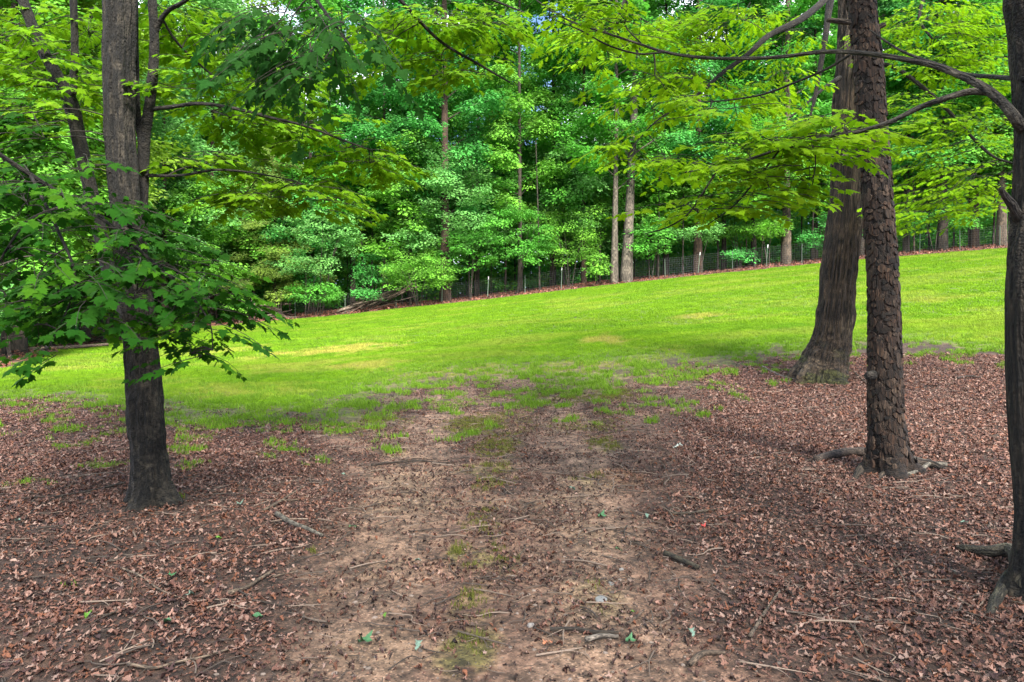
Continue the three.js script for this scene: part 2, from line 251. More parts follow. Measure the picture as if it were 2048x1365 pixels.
// ---------------------------------------------------------------- lawn and grass tufts
function tuftGeo(n, R, h, w, seed, lean = 0.5) {
  const rnd = rngOf(seed), pos = [], idx = [];
  for (let i = 0; i < n; i++) {
    const a = rnd() * 6.283, r = R * Math.sqrt(rnd()), x = Math.cos(a) * r, z = Math.sin(a) * r, hh = h * (0.55 + 0.7 * rnd()), b = rnd() * 6.283, l = hh * lean * (0.4 + rnd()), cx = Math.cos(b), cz = Math.sin(b), ww = w * (0.7 + 0.6 * rnd()), k = pos.length / 3;
    pos.push(x - cz * ww, -0.01, z + cx * ww, x + cz * ww, -0.01, z - cx * ww, x + cx * l * 0.35 - cz * ww * 0.8, hh * 0.6, z + cz * l * 0.35 + cx * ww * 0.8, x + cx * l * 0.35 + cz * ww * 0.8, hh * 0.6, z + cz * l * 0.35 - cx * ww * 0.8, x + cx * l, hh, z + cz * l);
    idx.push(k, k + 1, k + 2, k + 2, k + 1, k + 3, k + 2, k + 3, k + 4);
  }
  const g = new THREE.BufferGeometry(); g.setAttribute('position', new THREE.Float32BufferAttribute(pos, 3)); g.setIndex(idx); g.computeVertexNormals(); return g;
}
const dummy = new THREE.Object3D(), UPV = V(0, 1, 0), qa = new THREE.Quaternion(), qb = new THREE.Quaternion();
function seat(x, z, s, up, yaw, tilt = 0, sy = 1, rnd) {
  qa.setFromUnitVectors(UPV, slope(x, z)); qb.setFromAxisAngle(UPV, yaw); dummy.position.set(x, H(x, z) + up, z); dummy.quaternion.copy(qa).multiply(qb);
  if (tilt) { qb.setFromEuler(new THREE.Euler((rnd() - 0.5) * tilt, 0, (rnd() - 0.5) * tilt)); dummy.quaternion.multiply(qb); }
  dummy.scale.set(s, s * sy, s); dummy.updateMatrix(); return dummy.matrix.clone();
}
{
  const near = [[], []], far = [[], []], rnd = rngOf(11), half = (52 * Math.PI) / 180;
  const colour = (x, z) => {
    const dry = blobAt(DRY, x, z), n = fbm(x * 0.5, z * 1.1, 3), m = fbm(x * 2.5 + 9, z * 2.5, 2), j = 0.8 + 0.4 * rnd();
    const wv = smooth(0.5, 0.72, fbm(x * 0.35 + 20, z * 0.8 + 7, 4)), c = [lerp(0.098, 0.152, n) + 0.06 * (m - 0.5) + 0.06 * wv, lerp(0.225, 0.272, n) + 0.10 * (m - 0.5) + 0.025 * wv, 0.006 + 0.015 * wv];
    return lin(lerp(c[0], 0.34, dry * 0.85) * j, lerp(c[1], 0.31, dry * 0.85) * j, lerp(c[2], 0.06, dry * 0.85) * j);
  };
  for (let i = 0; i < 260000; i++) {
    const a = (rnd() * 2 - 1) * half, d = Math.sqrt(lerp(64, 23 * 23, rnd())), x = Math.sin(a) * d, z = -Math.cos(a) * d, s = lawnAt(x, z), u = rnd();
    if (s < -1.3) continue;
    const dry = blobAt(DRY, x, z), p = smooth(-1.1, lerp(2.2, 6.5, smooth(6.5, 1, Math.abs(x - 0.3))), s) ** 1.7 * (1 - 0.6 * dry) * lerp(1, smooth(0.35, 0.6, fbm(x * 2.6 + 12, z * 2.6, 3)), 0.8 * smooth(4.5, 0.5, s)); if (u > p) continue;
    near[i & 1].push({ m: seat(x, z, (0.6 + 0.6 * rnd()) * lerp(0.7, 1, smooth(-0.5, 2, s)), 0, rnd() * 6.28), c: colour(x, z) });
  }
  for (let i = 0; i < 150000; i++) {
    const a = (rnd() * 2 - 1) * half, d = Math.sqrt(lerp(20 * 20, 58 * 58, rnd())), x = Math.sin(a) * d, z = -Math.cos(a) * d;
    if (signed(LAWN, x, z) + 0.35 * (fbm(x * 2, z * 2, 2) - 0.5) < 0.1) continue;
    if (d < 23 && rnd() > (d - 20) / 3) continue;
    far[i & 1].push({ m: seat(x, z, 0.8 + 0.5 * rnd(), 0, rnd() * 6.28), c: colour(x, z) });
  }
  const o = new THREE.Group(); o.name = 'lawn_grass';
  inst('blades', tuftGeo(9, 0.045, 0.062, 0.0028, 1), M.grass, near[0], o); inst('blades', tuftGeo(9, 0.06, 0.05, 0.0028, 2, 0.9), M.grass, near[1], o);
  inst('blades', tuftGeo(22, 0.12, 0.055, 0.006, 3), M.grass, far[0], o); inst('blades', tuftGeo(22, 0.14, 0.048, 0.006, 4, 0.9), M.grass, far[1], o);
  tag(o, 'bright yellow-green lawn grass covering the open slope', 'grass', null, 'stuff');
  // stray tufts and mossy growth on the bare ground
  const t = [[], []];
  const stray = (B, n, sc, col) => { for (const b of B) for (let i = 0; i < n * b.rx * b.rz; i++) { const a = rnd() * 6.28, r = 1.15 * Math.sqrt(rnd()), x = b.x + Math.cos(a) * r * b.rx, z = b.z + Math.sin(a) * r * b.rz; if (fbm(x * 4 + 1, z * 4, 3) < 0.46 || rnd() > b.k * smooth(1.15, 0.3, r)) continue; const j = 0.75 + 0.5 * rnd(); t[i & 1].push({ m: seat(x, z, sc * (0.5 + 0.8 * rnd()), 0, rnd() * 6.28), c: lin(col[0] * j, col[1] * j, col[2] * j) }); } };
  stray(MOSSY, 3600, 0.6, [0.125, 0.135, 0.022]); stray(SPARSE, 1300, 0.9, [0.14, 0.24, 0.02]);
  for (let i = 0; i < 60000; i++) {                      // clumps breaking up the lawn's ragged near edge
    const a = (rnd() * 2 - 1) * half, d = Math.sqrt(lerp(64, 19 * 19, rnd())), x = Math.sin(a) * d, z = -Math.cos(a) * d, q = signed(LAWN, x, z); if (q < -2.2 || q > 3.5) continue;
    if (fbm(x * 3.4 + 90, z * 3.4, 3) < lerp(0.67, 0.56, smooth(-2.2, 1.5, q))) continue;
    const j = 0.8 + 0.45 * rnd(); t[i & 1].push({ m: seat(x, z, 0.8 + 0.9 * rnd(), 0, rnd() * 6.28), c: lin(0.125 * j, 0.235 * j, 0.014 * j) });
  }
  const s = new THREE.Group(); s.name = 'grass_tufts';
  inst('blades', tuftGeo(10, 0.05, 0.07, 0.003, 7, 0.8), M.grass, t[0], s); inst('blades', tuftGeo(12, 0.06, 0.045, 0.003, 8, 1.1), M.grass, t[1], s);
  tag(s, 'sparse low grass and moss tufts scattered over the bare dirt track', 'grass', null, 'stuff');
}

// ---------------------------------------------------------------- leaf litter
const DEADCOL = [[0.1213, 0.0517, 0.0342], [0.1616, 0.0778, 0.054], [0.0811, 0.0311, 0.0197], [0.2179, 0.117, 0.0863], [0.1374, 0.0488, 0.0225], [0.0448, 0.0189, 0.0168], [0.24, 0.1537, 0.121], [0.1012, 0.043, 0.0291]];
const ROTX = new THREE.Matrix4().makeRotationX(-Math.PI / 2);
const deadFlat = deadLeaf.map((g) => g.clone().translate(0, -0.45, 0).applyMatrix4(ROTX));
{
  const rnd = rngOf(21), L = [[], [], [], []], crumbs = [[], []], half = (56 * Math.PI) / 180;
  for (let i = 0; i < 400000; i++) {
    const a = (rnd() * 2 - 1) * half, d = Math.sqrt(lerp(2, 16.5 ** 2, rnd())), x = Math.sin(a) * d, z = -Math.cos(a) * d, tr = trackAt(x, z), lw = lawnAt(x, z);
    const keep = (1 - smooth(-0.6, 0.5, lw)) * lerp(1, 0.1, tr) * lerp(1, x < 0 ? 0.55 : 0.78, smooth(0.38, 0.62, fbm(x * 1.3 + 60, z * 1.3, 4))); if (rnd() > keep) continue;
    const q = DEADCOL[Math.floor(rnd() * 8)], j = 0.75 + 0.5 * rnd(), k = Math.floor(rnd() * 4), s = lerp(0.02, 0.056, rnd() ** 2.2) * lerp(1, 0.6, tr) * (d > 8 ? 1.15 : 1);
    L[k].push({ m: seat(x, z, s, 0.004 + 0.012 * rnd(), rnd() * 6.28, 0.6, 0.25 + rnd() * 0.6, rnd), c: lin(q[0] * j, q[1] * j, q[2] * j) });
  }
  for (let i = 0; i < 240000; i++) {                       // broken bits on the track
    const a = (rnd() * 2 - 1) * half, d = Math.sqrt(lerp(3, 15 ** 2, rnd())), x = Math.sin(a) * d, z = -Math.cos(a) * d, tr = trackAt(x, z);
    if (rnd() > lerp(0.25, 0.8, tr) * (1 - 0.3 * rutAt(x, z)) * (1 - smooth(0, 1.5, lawnAt(x, z))) * (0.3 + 0.9 * smooth(0.35, 0.65, fbm(x * 2.2 + 5, z * 2.2 + 5, 3)))) continue;
    const q = DEADCOL[Math.floor(rnd() * 8)], j = rnd() < 0.5 ? 0.2 + 0.3 * rnd() : 0.6 + 0.8 * rnd(), s = lerp(0.01, 0.038, rnd() ** 1.5);
    crumbs[i & 1].push({ m: seat(x, z, s, 0.003 + 0.004 * rnd(), rnd() * 6.28, 0.7, 1, rnd), c: lin(q[0] * j, q[1] * j, q[2] * j) });
  }
  const o = new THREE.Group(); o.name = 'leaf_litter';
  L.forEach((l, k) => inst('fallen_leaves', deadFlat[k], M.dead, l, o));
  tag(o, 'deep reddish-brown carpet of fallen leaves either side of the dirt track', 'leaf litter', null, 'stuff');
  const c = new THREE.Group(); c.name = 'leaf_crumbs';
  inst('leaf_bits', deadFlat[2], M.dead, crumbs[0], c); inst('leaf_bits', deadFlat[1], M.dead, crumbs[1], c);
  tag(c, 'small broken leaf bits strewn over the bare dirt track', 'leaf litter', null, 'stuff');
  // strip of brown leaves along the woods
  const E = [[], []];
  for (let i = 0; i < 90000; i++) {
    const a = (rnd() * 2 - 1) * half, d = Math.sqrt(lerp(19 * 19, 62 * 62, rnd())), x = Math.sin(a) * d, z = -Math.cos(a) * d, s = -signed(LAWN, x, z);
    if (s < -0.5 || s > 6 || !(inside(WOODS, x, z) || s < 0.2) || rnd() > smooth(-0.5, 0.3, s)) continue;
    const q = DEADCOL[Math.floor(rnd() * 6)], j = 0.7 + 0.5 * rnd();
    E[i & 1].push({ m: seat(x, z, 0.1 + 0.1 * rnd(), 0.01 + 0.03 * rnd(), rnd() * 6.28, 1.2, 1, rnd), c: lin(q[0] * j * 1.05, q[1] * j * 0.85, q[2] * j * 0.75) });
  }
  const e = new THREE.Group(); e.name = 'woodland_leaf_strip';
  inst('fallen_leaves', deadFlat[1], M.dead, E[0], e); inst('fallen_leaves', deadFlat[3], M.dead, E[1], e);
  tag(e, 'rusty brown strip of fallen leaves between lawn and woods', 'leaf litter', null, 'stuff');
}
// fine twigs, needles and grit
{
  const rnd = rngOf(31), A = [[], [], []], B = [], half = (56 * Math.PI) / 180;
  const stick = limb([[V(-0.5, 0, 0), 0.018], [V(-0.15, 0.03, 0.04), 0.017], [V(0.2, -0.01, -0.03), 0.013], [V(0.5, 0.02, 0.05), 0.006]], { seg: 4, step: 0.25 });
  for (let i = 0; i < 11000; i++) {
    const a = (rnd() * 2 - 1) * half, d = Math.sqrt(lerp(3, 15 ** 2, rnd())), x = Math.sin(a) * d, z = -Math.cos(a) * d; if (lawnAt(x, z) > 0.1) continue;
    const j = rnd() < 0.6 ? 0.3 + 0.4 * rnd() : 0.9 + 1.2 * rnd(); A[i % 3].push({ m: seat(x, z, lerp(0.05, 0.36, rnd() ** 3), 0.012, rnd() * 6.28, 0.15, 1, rnd), c: lin(0.11 * j, 0.08 * j, 0.06 * j) });
  }
  const pebble = new THREE.IcosahedronGeometry(1, 1); { const p = pebble.attributes.position; for (let i = 0; i < p.count; i++) { const f = 0.75 + 0.5 * fbm(p.getX(i) * 1.3 + 5, p.getY(i) * 1.3 + p.getZ(i), 2); p.setXYZ(i, p.getX(i) * f, p.getY(i) * f * 0.55, p.getZ(i) * f * 0.8); } pebble.computeVertexNormals(); }
  for (let i = 0; i < 9000; i++) {
    const a = (rnd() * 2 - 1) * half, d = Math.sqrt(lerp(3, 12 ** 2, rnd())), x = Math.sin(a) * d, z = -Math.cos(a) * d; if (rnd() > trackAt(x, z) || lawnAt(x, z) > 0) continue;
    const j = 0.5 + 0.8 * rnd(); B.push({ m: seat(x, z, lerp(0.004, 0.017, rnd() ** 3), 0.001, rnd() * 6.28), c: lin(0.17 * j, 0.13 * j, 0.105 * j) });
  }
  const kinked = limb([[V(-0.5, 0, 0.1), 0.014], [V(-0.2, 0.02, -0.02), 0.013], [V(0.02, 0.05, -0.03), 0.011], [V(0.12, 0.02, 0.1), 0.009], [V(0.5, 0.01, 0.02), 0.004]], { seg: 4, step: 0.12 });
  const forked = mergeGeometries([limb([[V(-0.5, 0, 0), 0.02], [V(0, 0.03, 0.03), 0.016], [V(0.5, 0.01, -0.05), 0.006]], { seg: 4, step: 0.2 }), limb([[V(-0.05, 0.03, 0.03), 0.011], [V(0.15, 0.05, 0.14), 0.008], [V(0.3, 0.02, 0.28), 0.004]], { seg: 4, step: 0.15 })]);
  const o = new THREE.Group(); o.name = 'twig_litter'; [stick, kinked, forked].forEach((g, k) => inst('twigs', g, M.dead, A[k], o)); tag(o, 'thin dry twigs littering the dirt and leaf carpet', 'twigs', null, 'stuff');
  const p = inst('gravel', pebble, M.dead, B); tag(p, 'small pebbles and grit in the dirt track', 'gravel', null, 'stuff');
}
console.log('ground done');
// ---------------------------------------------------------------- near trees
const P = (list) => list.map(([px, py, d, w]) => [at(px, py, d), (w / 2) * d / FOCAL]);
const gauss = (r) => (r() + r() + r() - 1.5) / 1.5;
const tri = (g) => { const h = g.index ? g.toNonIndexed() : g; return h; };
class NearTree {
  constructor(name, base, seed) { this.o = new THREE.Group(); this.o.name = name; this.o.position.copy(base); this.base = base; this.rnd = rngOf(seed); this.pts = []; this.twigs = []; this.leaves = []; }
  local(g) { return g.translate(-this.base.x, -this.base.y, -this.base.z); }
  wood(name, nodes, opt, mat = M.bark) {
    const c = new THREE.CatmullRomCurve3(nodes.map((n) => n[0]), false, 'centripetal'), n = Math.ceil(c.getLength() / 0.12);
    for (let i = 0; i <= n; i++) this.pts.push(c.getPoint(i / n));
    return mesh(name, this.local(limb(nodes, opt)), mat, this.o);
  }
  nearest(p, min = 0) { let b = null, m = 1e9; for (const q of this.pts) { const d = q.distanceToSquared(p); if (d < m) { m = d; b = q; } } return b; }
  twig(a, b, r0, r1, sag = 0.1) { const mid = a.clone().lerp(b, 0.5); mid.y += sag * a.distanceTo(b); mid.x += gauss(this.rnd) * 0.05; this.twigs.push(limb([[a, r0], [mid, (r0 + r1) / 2], [b, r1]], { seg: 4, step: 0.14, cap: false })); }
  spray(p, dir, len, n, size, col, geos, droop) {
    const rnd = this.rnd, end = p.clone().addScaledVector(dir, len); end.y -= droop * len * 0.6;
    this.twig(p, end, 0.0035, 0.0016, 0.06);
    const side = V(-dir.z, 0, dir.x).normalize();
    for (let i = 0; i < n; i++) {
      const t = 0.12 + 0.9 * (i + rnd() * 0.6) / n, s = i % 2 ? 1 : -1, q = p.clone().lerp(end, Math.min(1, t));
      const out = dir.clone().multiplyScalar(0.5 + 0.5 * t).addScaledVector(side, s * (1.05 - 0.7 * t) + 0.3 * gauss(rnd)); out.y -= droop * (0.35 + 0.9 * rnd()); out.normalize();
      q.addScaledVector(out, size * (0.25 + 0.35 * rnd()));
      const up = V(gauss(rnd) * 0.9, 1, gauss(rnd) * 0.9 + 0.25), z = up.addScaledVector(out, -up.dot(out)).normalize(), x = V().crossVectors(out, z);
      const sz = size * (0.6 + 0.75 * rnd()), m = new THREE.Matrix4().makeBasis(x.multiplyScalar(sz), out.clone().multiplyScalar(sz), z.multiplyScalar(sz)); m.setPosition(q.x - this.base.x, q.y - this.base.y, q.z - this.base.z);
      const j = 0.78 + 0.44 * rnd(), y = 1 + 0.22 * gauss(rnd);
      this.leaves.push({ m, c: lin(col[0] * j * y, col[1] * j, col[2] * j), k: Math.floor(rnd() * geos.length), p: q, sz });
    }
  }
  cluster(px, py, rx, ry, d, dr, n, { size = 0.11, col = [0.06, 0.13, 0.015], geos = mapleLeaf, droop = 0.35, leaves = 9, link = 1.4, boost = 1 } = {}) {
    n = Math.round(n * boost); const rnd = this.rnd, mid = at(px, py, d), near = this.nearest(mid), root = near.clone().lerp(mid, 0.85); root.y -= 0.03;
    if (near.distanceTo(mid) < link) this.twig(near, root, 0.007, 0.004, 0.1);
    for (let i = 0; i < n; i++) {
      const a = rnd() * 6.283, r = Math.sqrt(rnd()), p = at(px + Math.cos(a) * r * rx, py + Math.sin(a) * r * ry, d + (rnd() * 2 - 1) * dr);
      const dir = p.clone().sub(near); dir.y *= 0.25; dir.normalize(); dir.x += gauss(rnd) * 1.7; dir.z += gauss(rnd) * 1.7; dir.y = gauss(rnd) * 0.15; dir.normalize();
      if (rnd() < 0.4 && root.distanceTo(p) < 1) this.twig(root, p, 0.003, 0.0025, 0.05);
      this.spray(p, dir, 0.28 + 0.3 * rnd(), leaves + Math.floor(rnd() * 4), size, col, geos, droop);
    }
  }
  finish(geos, label, category, group) {
    if (this.twigs.length) { const t = mesh('twigs', this.local(mergeGeometries(this.twigs)), M.twig, this.o); t.userData.kind = 'stuff'; }
    const seen = (l) => { const q = l.p.clone().sub(camera.position).applyAxisAngle(V(1, 0, 0), PITCH), d = -q.z; return d > 0.3 && Math.abs(q.x / d) < 0.75 && Math.abs(q.y / d) < 0.5 ? l.sz / d : 0; };
    for (const l of this.leaves) l.v = seen(l);
    this.leaves.sort((a, b) => b.v - a.v);
    const mats = new Map();
    const matOf = (c) => { const k = [c.r, c.g, c.b].map((v) => Math.round(v * 60)).join(); if (!mats.has(k) && mats.size < 14) { const m = M.leaf.clone(); m.color.copy(c); mats.set(k, m); } return mats.get(k) ?? [...mats.values()][k.length % mats.size]; };
    for (const l of this.leaves.slice(0, 300)) { const o = mesh('leaf', geos[l.k], matOf(l.c), this.o); o.matrixAutoUpdate = true; l.m.decompose(o.position, o.quaternion, o.scale); }
    geos.forEach((g, k) => { const list = this.leaves.slice(300).filter((l) => l.k === k); if (list.length) inst('foliage', g, M.leaf, list, this.o).userData.kind = 'stuff'; });
    return tag(this.o, label, category, group);
  }
}
// crown above the picture, made of far-tree sprays (see below)
function sprayGeo(n, R, leafL, seed, flat = 0.5, thin = 0.34) {
  const rnd = rngOf(seed), pos = [], idx = [];
  for (let i = 0; i < n; i++) {
    const a = rnd() * 6.283, r = R * Math.sqrt(rnd()), c = V(Math.cos(a) * r, (rnd() - 0.5) * 0.5 * R - r * r * 0.2, Math.sin(a) * r), l = leafL * (0.65 + 0.6 * rnd());
    const out = V(Math.cos(a) + gauss(rnd) * 0.9, -0.35 + gauss(rnd) * 0.5, Math.sin(a) + gauss(rnd) * 0.9).normalize(), up = V(gauss(rnd) * flat, 1, gauss(rnd) * flat); up.addScaledVector(out, -up.dot(out)).normalize();
    const s = V().crossVectors(out, up).multiplyScalar(l * thin), k = pos.length / 3, f = up.clone().multiplyScalar(l * 0.12), b = c.clone().addScaledVector(out, -l * 0.5), t = c.clone().addScaledVector(out, l * 0.5), m = c.clone().addScaledVector(out, -l * 0.05);
    for (const v of [b, m.clone().add(s).sub(f), t, m.clone().sub(s).sub(f)]) pos.push(v.x, v.y, v.z);
    idx.push(k, k + 1, k + 2, k, k + 2, k + 3);
  }
  const g = new THREE.BufferGeometry(); g.setAttribute('position', new THREE.Float32BufferAttribute(pos, 3)); g.setIndex(idx); g.computeVertexNormals(); return g;
}
const SPRAY = [sprayGeo(48, 0.78, 0.21, 1, 0.85), sprayGeo(44, 0.76, 0.23, 2, 1.0), sprayGeo(56, 0.82, 0.19, 3, 0.75)];
const NEEDLE = [sprayGeo(110, 0.7, 0.2, 5, 1.2, 0.10), sprayGeo(100, 0.66, 0.22, 6, 1.2, 0.10)];
const YELLOW = [0.195, 0.375, 0.006], OLIVE = [0.145, 0.305, 0.007], SHADED_GREEN = [0.02, 0.088, 0.006];  // last one: maple leaf green with the upper crown's shade painted in
function overhead(t, x, z, y0, y1, R, n, col, seed) {
  const rnd = rngOf(seed), list = [];
  for (let i = 0; i < n; i++) { const a = rnd() * 6.283, r = R * Math.sqrt(rnd()), y = lerp(y0, y1, rnd()); dummy.position.set(x + Math.cos(a) * r - t.base.x, y - t.base.y, z + Math.sin(a) * r - t.base.z); dummy.rotation.set(gauss(rnd) * 0.3, rnd() * 6.28, gauss(rnd) * 0.3); dummy.scale.setScalar(0.7 + 0.5 * rnd()); dummy.updateMatrix(); const j = 0.8 + 0.4 * rnd(); list.push({ m: dummy.matrix.clone(), c: lin(col[0] * j, col[1] * j, col[2] * j) }); }
  inst('crown', SPRAY[seed % 3], M.farLeaf, list, t.o).userData.kind = 'stuff';
}
const N24 = (th, len, kx, ky, o = 4) => fbm((th / 6.283185) * kx, len * ky, o, kx);
const flare = (h, k, amp, n, ph) => (th) => 1 + amp * Math.exp(-Math.max(h, 0) / k) * (0.55 + 0.45 * Math.cos(n * th + ph));
function barkColor(base, pale, dark, seed) { return (th, len) => { const b = N24(th, len + seed, 6, 0.8, 4), s = N24(th, len + seed * 2, 22, 2.2, 3), m = smooth(0.50, 0.62, b), d = smooth(0.52, 0.68, s); return base.map((v, k) => lerp(lerp(v, pale[k], m), dark[k], d * 0.7)); }; }

const lichenShade = (base, pale, dark, seed) => (th, len) => { const w = smooth(0.05, 0.3, Math.cos(th + 0.5) + 2.6 * (N24(th, len + seed, 9, 1.6, 4) - 0.5) - 0.5), d = smooth(0.5, 0.6, N24(th, len + 4, 26, 3.4, 3)), f = smooth(0.62, 0.7, N24(th, len + 2, 40, 9, 3)); return base.map((v, k) => lerp(lerp(lerp(v, pale[k], w * 0.8), dark[k], d * 0.75), pale[k], f * 0.35)); };  // pale lichen toward one side; shade painted into the dark base of the other
// left maple
{
  const g0 = at(300, 1004, 6.2), t = new NearTree('maple_tree', V(g0.x, H(g0.x, g0.z), g0.z), 101), gy = t.base.y;
  const trunk = P([[304, 1040, 6.2, 72], [303, 1004, 6.2, 71], [299, 928, 6.2, 70], [295, 866, 6.2, 70], [289, 774, 6.22, 68], [277, 651, 6.25, 63], [258, 480, 6.3, 61], [242, 308, 6.3, 61], [237, 154, 6.3, 62], [236, 0, 6.3, 66], [232, -200, 6.35, 60], [225, -700, 6.5, 54], [235, -1400, 6.7, 40]]);
  const rel = (th, len, y) => flare(y - gy, 0.15, 1.15, 4, 0.6)(th) * (1 + 0.16 * (N24(th, len, 5, 0.35, 2) - 0.5)) * (0.81 + 0.24 * Math.abs(N24(th, len, 15, 0.9, 2) - 0.5) * 2 + 0.10 * Math.abs(N24(th, len + 9, 44, 2.6, 3) - 0.5) * 2);
  t.wood('trunk', trunk, { seg: 190, step: 0.016, relief: rel, color: lichenShade([0.017, 0.014, 0.010], [0.07, 0.06, 0.045], [0.008, 0.007, 0.005], 3) });
  const bc = { seg: 14, step: 0.06, relief: (th, len) => 0.9 + 0.22 * N24(th, len, 6, 5, 3), color: barkColor([0.0187, 0.01529, 0.01082], [0.03989, 0.03528, 0.02705], [0.009978, 0.007998, 0.00606], 9) };
  const thin = { seg: 7, step: 0.08, color: () => [0.026, 0.021, 0.016] };
  t.wood('stem', P([[284, 520, 6.42, 16], [285, 400, 6.5, 20], [287, 300, 6.52, 23], [289, 265, 6.52, 22], [297, 220, 6.5, 20], [305, 150, 6.5, 19], [308, 80, 6.5, 18], [304, 0, 6.5, 16], [300, -160, 6.5, 14], [310, -500, 6.6, 8]]), bc);
  t.wood('stem', P([[287, 300, 6.5, 14], [275, 240, 6.5, 14], [270, 120, 6.55, 13], [269, 0, 6.55, 13], [272, -300, 6.6, 9]]), bc);
  t.wood('branch', P([[307, 78, 6.5, 12], [316, 50, 6.48, 10], [335, 22, 6.4, 9], [372, 0, 6.3, 8], [420, -60, 6.1, 6]]), bc);
  t.wood('branch', P([[255, 640, 6.35, 24], [222, 560, 6.6, 26], [203, 480, 6.8, 27], [178, 370, 6.9, 26], [160, 290, 7, 27], [140, 205, 7, 28], [112, 150, 7, 24], [80, 90, 7, 22], [52, 20, 7, 20], [20, -80, 7, 16], [-40, -300, 7, 9]]), bc);
  t.wood('branch', P([[140, 205, 7, 16], [145, 170, 7, 15], [149, 100, 7, 14], [146, 0, 7, 13], [140, -160, 7, 9]]), bc);
  t.wood('branch', P([[306, 218, 6.5, 9], [350, 213, 6.3, 8], [400, 207, 6.2, 7], [470, 217, 6.2, 7], [540, 235, 6.3, 6], [610, 252, 6.5, 5], [690, 282, 6.8, 4], [740, 300, 7, 2]]), thin);
  t.wood('branch', P([[284, 350, 6.5, 8], [330, 352, 6.4, 6], [370, 350, 6.3, 5.5], [430, 340, 6.3, 5], [500, 345, 6.5, 4], [590, 362, 6.8, 2]]), thin);
  t.wood('branch', P([[320, 30, 6.45, 5], [350, 80, 6.6, 5], [400, 130, 6.8, 4], [450, 170, 7, 3]]), thin);
  t.wood('branch', P([[300, 480, 6.2, 14], [240, 440, 5.9, 12], [150, 405, 5.5, 11], [60, 350, 5.2, 10], [-30, 290, 5, 8]]), thin);          // low bough toward the viewer's side
  t.wood('branch', P([[150, 405, 5.5, 8], [220, 450, 5.3, 7], [300, 520, 5.2, 6], [380, 590, 5.2, 5], [420, 650, 5.2, 3], [425, 700, 5.2, 2]]), thin);
  t.wood('branch', P([[60, 350, 5.2, 7], [110, 450, 5, 6], [150, 560, 4.9, 5], [120, 650, 4.8, 3], [85, 715, 4.75, 2]]), thin);
  t.wood('branch', P([[150, 405, 5.5, 6], [60, 440, 5.3, 5], [0, 520, 5.2, 4], [-40, 600, 5.1, 3]]), thin);
  t.wood('branch', P([[232, -260, 6.35, 22], [420, -240, 5.6, 16], [560, -120, 5, 11], [640, 10, 4.7, 7], [700, 90, 4.6, 3]]), bc);
  t.wood('branch', P([[420, -240, 5.6, 14], [640, -150, 6, 12], [800, 0, 6.6, 8], [880, 82, 7, 6], [960, 130, 7.2, 5], [1020, 165, 7.5, 3]]), thin);
  t.wood('branch', P([[640, -150, 6, 8], [820, -60, 6.8, 7], [960, -10, 7.3, 5], [1060, 30, 7.6, 3]]), thin);
  const D = { col: SHADED_GREEN, size: 0.085, droop: 0.6, boost: 1.35 };
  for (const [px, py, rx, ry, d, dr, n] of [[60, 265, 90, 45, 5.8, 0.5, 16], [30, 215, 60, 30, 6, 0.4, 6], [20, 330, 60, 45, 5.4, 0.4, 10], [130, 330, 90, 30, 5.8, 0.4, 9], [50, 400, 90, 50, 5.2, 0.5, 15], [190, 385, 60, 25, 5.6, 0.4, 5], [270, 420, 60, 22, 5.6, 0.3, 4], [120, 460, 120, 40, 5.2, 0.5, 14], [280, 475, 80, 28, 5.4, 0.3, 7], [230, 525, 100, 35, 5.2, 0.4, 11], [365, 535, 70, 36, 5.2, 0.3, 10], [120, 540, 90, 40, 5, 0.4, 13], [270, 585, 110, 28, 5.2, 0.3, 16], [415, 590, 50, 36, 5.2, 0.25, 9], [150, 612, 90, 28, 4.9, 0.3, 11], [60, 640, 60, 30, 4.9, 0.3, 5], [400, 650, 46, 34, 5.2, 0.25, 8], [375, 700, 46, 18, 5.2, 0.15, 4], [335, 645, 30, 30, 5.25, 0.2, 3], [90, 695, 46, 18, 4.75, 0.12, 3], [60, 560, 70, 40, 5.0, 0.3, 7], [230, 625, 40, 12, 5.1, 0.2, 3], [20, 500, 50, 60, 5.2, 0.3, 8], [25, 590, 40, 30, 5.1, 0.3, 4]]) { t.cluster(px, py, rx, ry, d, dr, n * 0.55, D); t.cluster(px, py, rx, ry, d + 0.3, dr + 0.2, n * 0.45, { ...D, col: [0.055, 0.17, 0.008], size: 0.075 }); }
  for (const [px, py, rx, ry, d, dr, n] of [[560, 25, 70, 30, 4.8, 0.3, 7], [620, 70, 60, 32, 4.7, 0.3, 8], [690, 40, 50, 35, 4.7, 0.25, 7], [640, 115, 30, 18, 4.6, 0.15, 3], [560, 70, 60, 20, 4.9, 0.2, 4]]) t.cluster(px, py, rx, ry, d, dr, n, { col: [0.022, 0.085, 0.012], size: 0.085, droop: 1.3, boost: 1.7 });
  const Y = { col: OLIVE, size: 0.085, droop: 0.4, link: 2.5, boost: 2.8 };
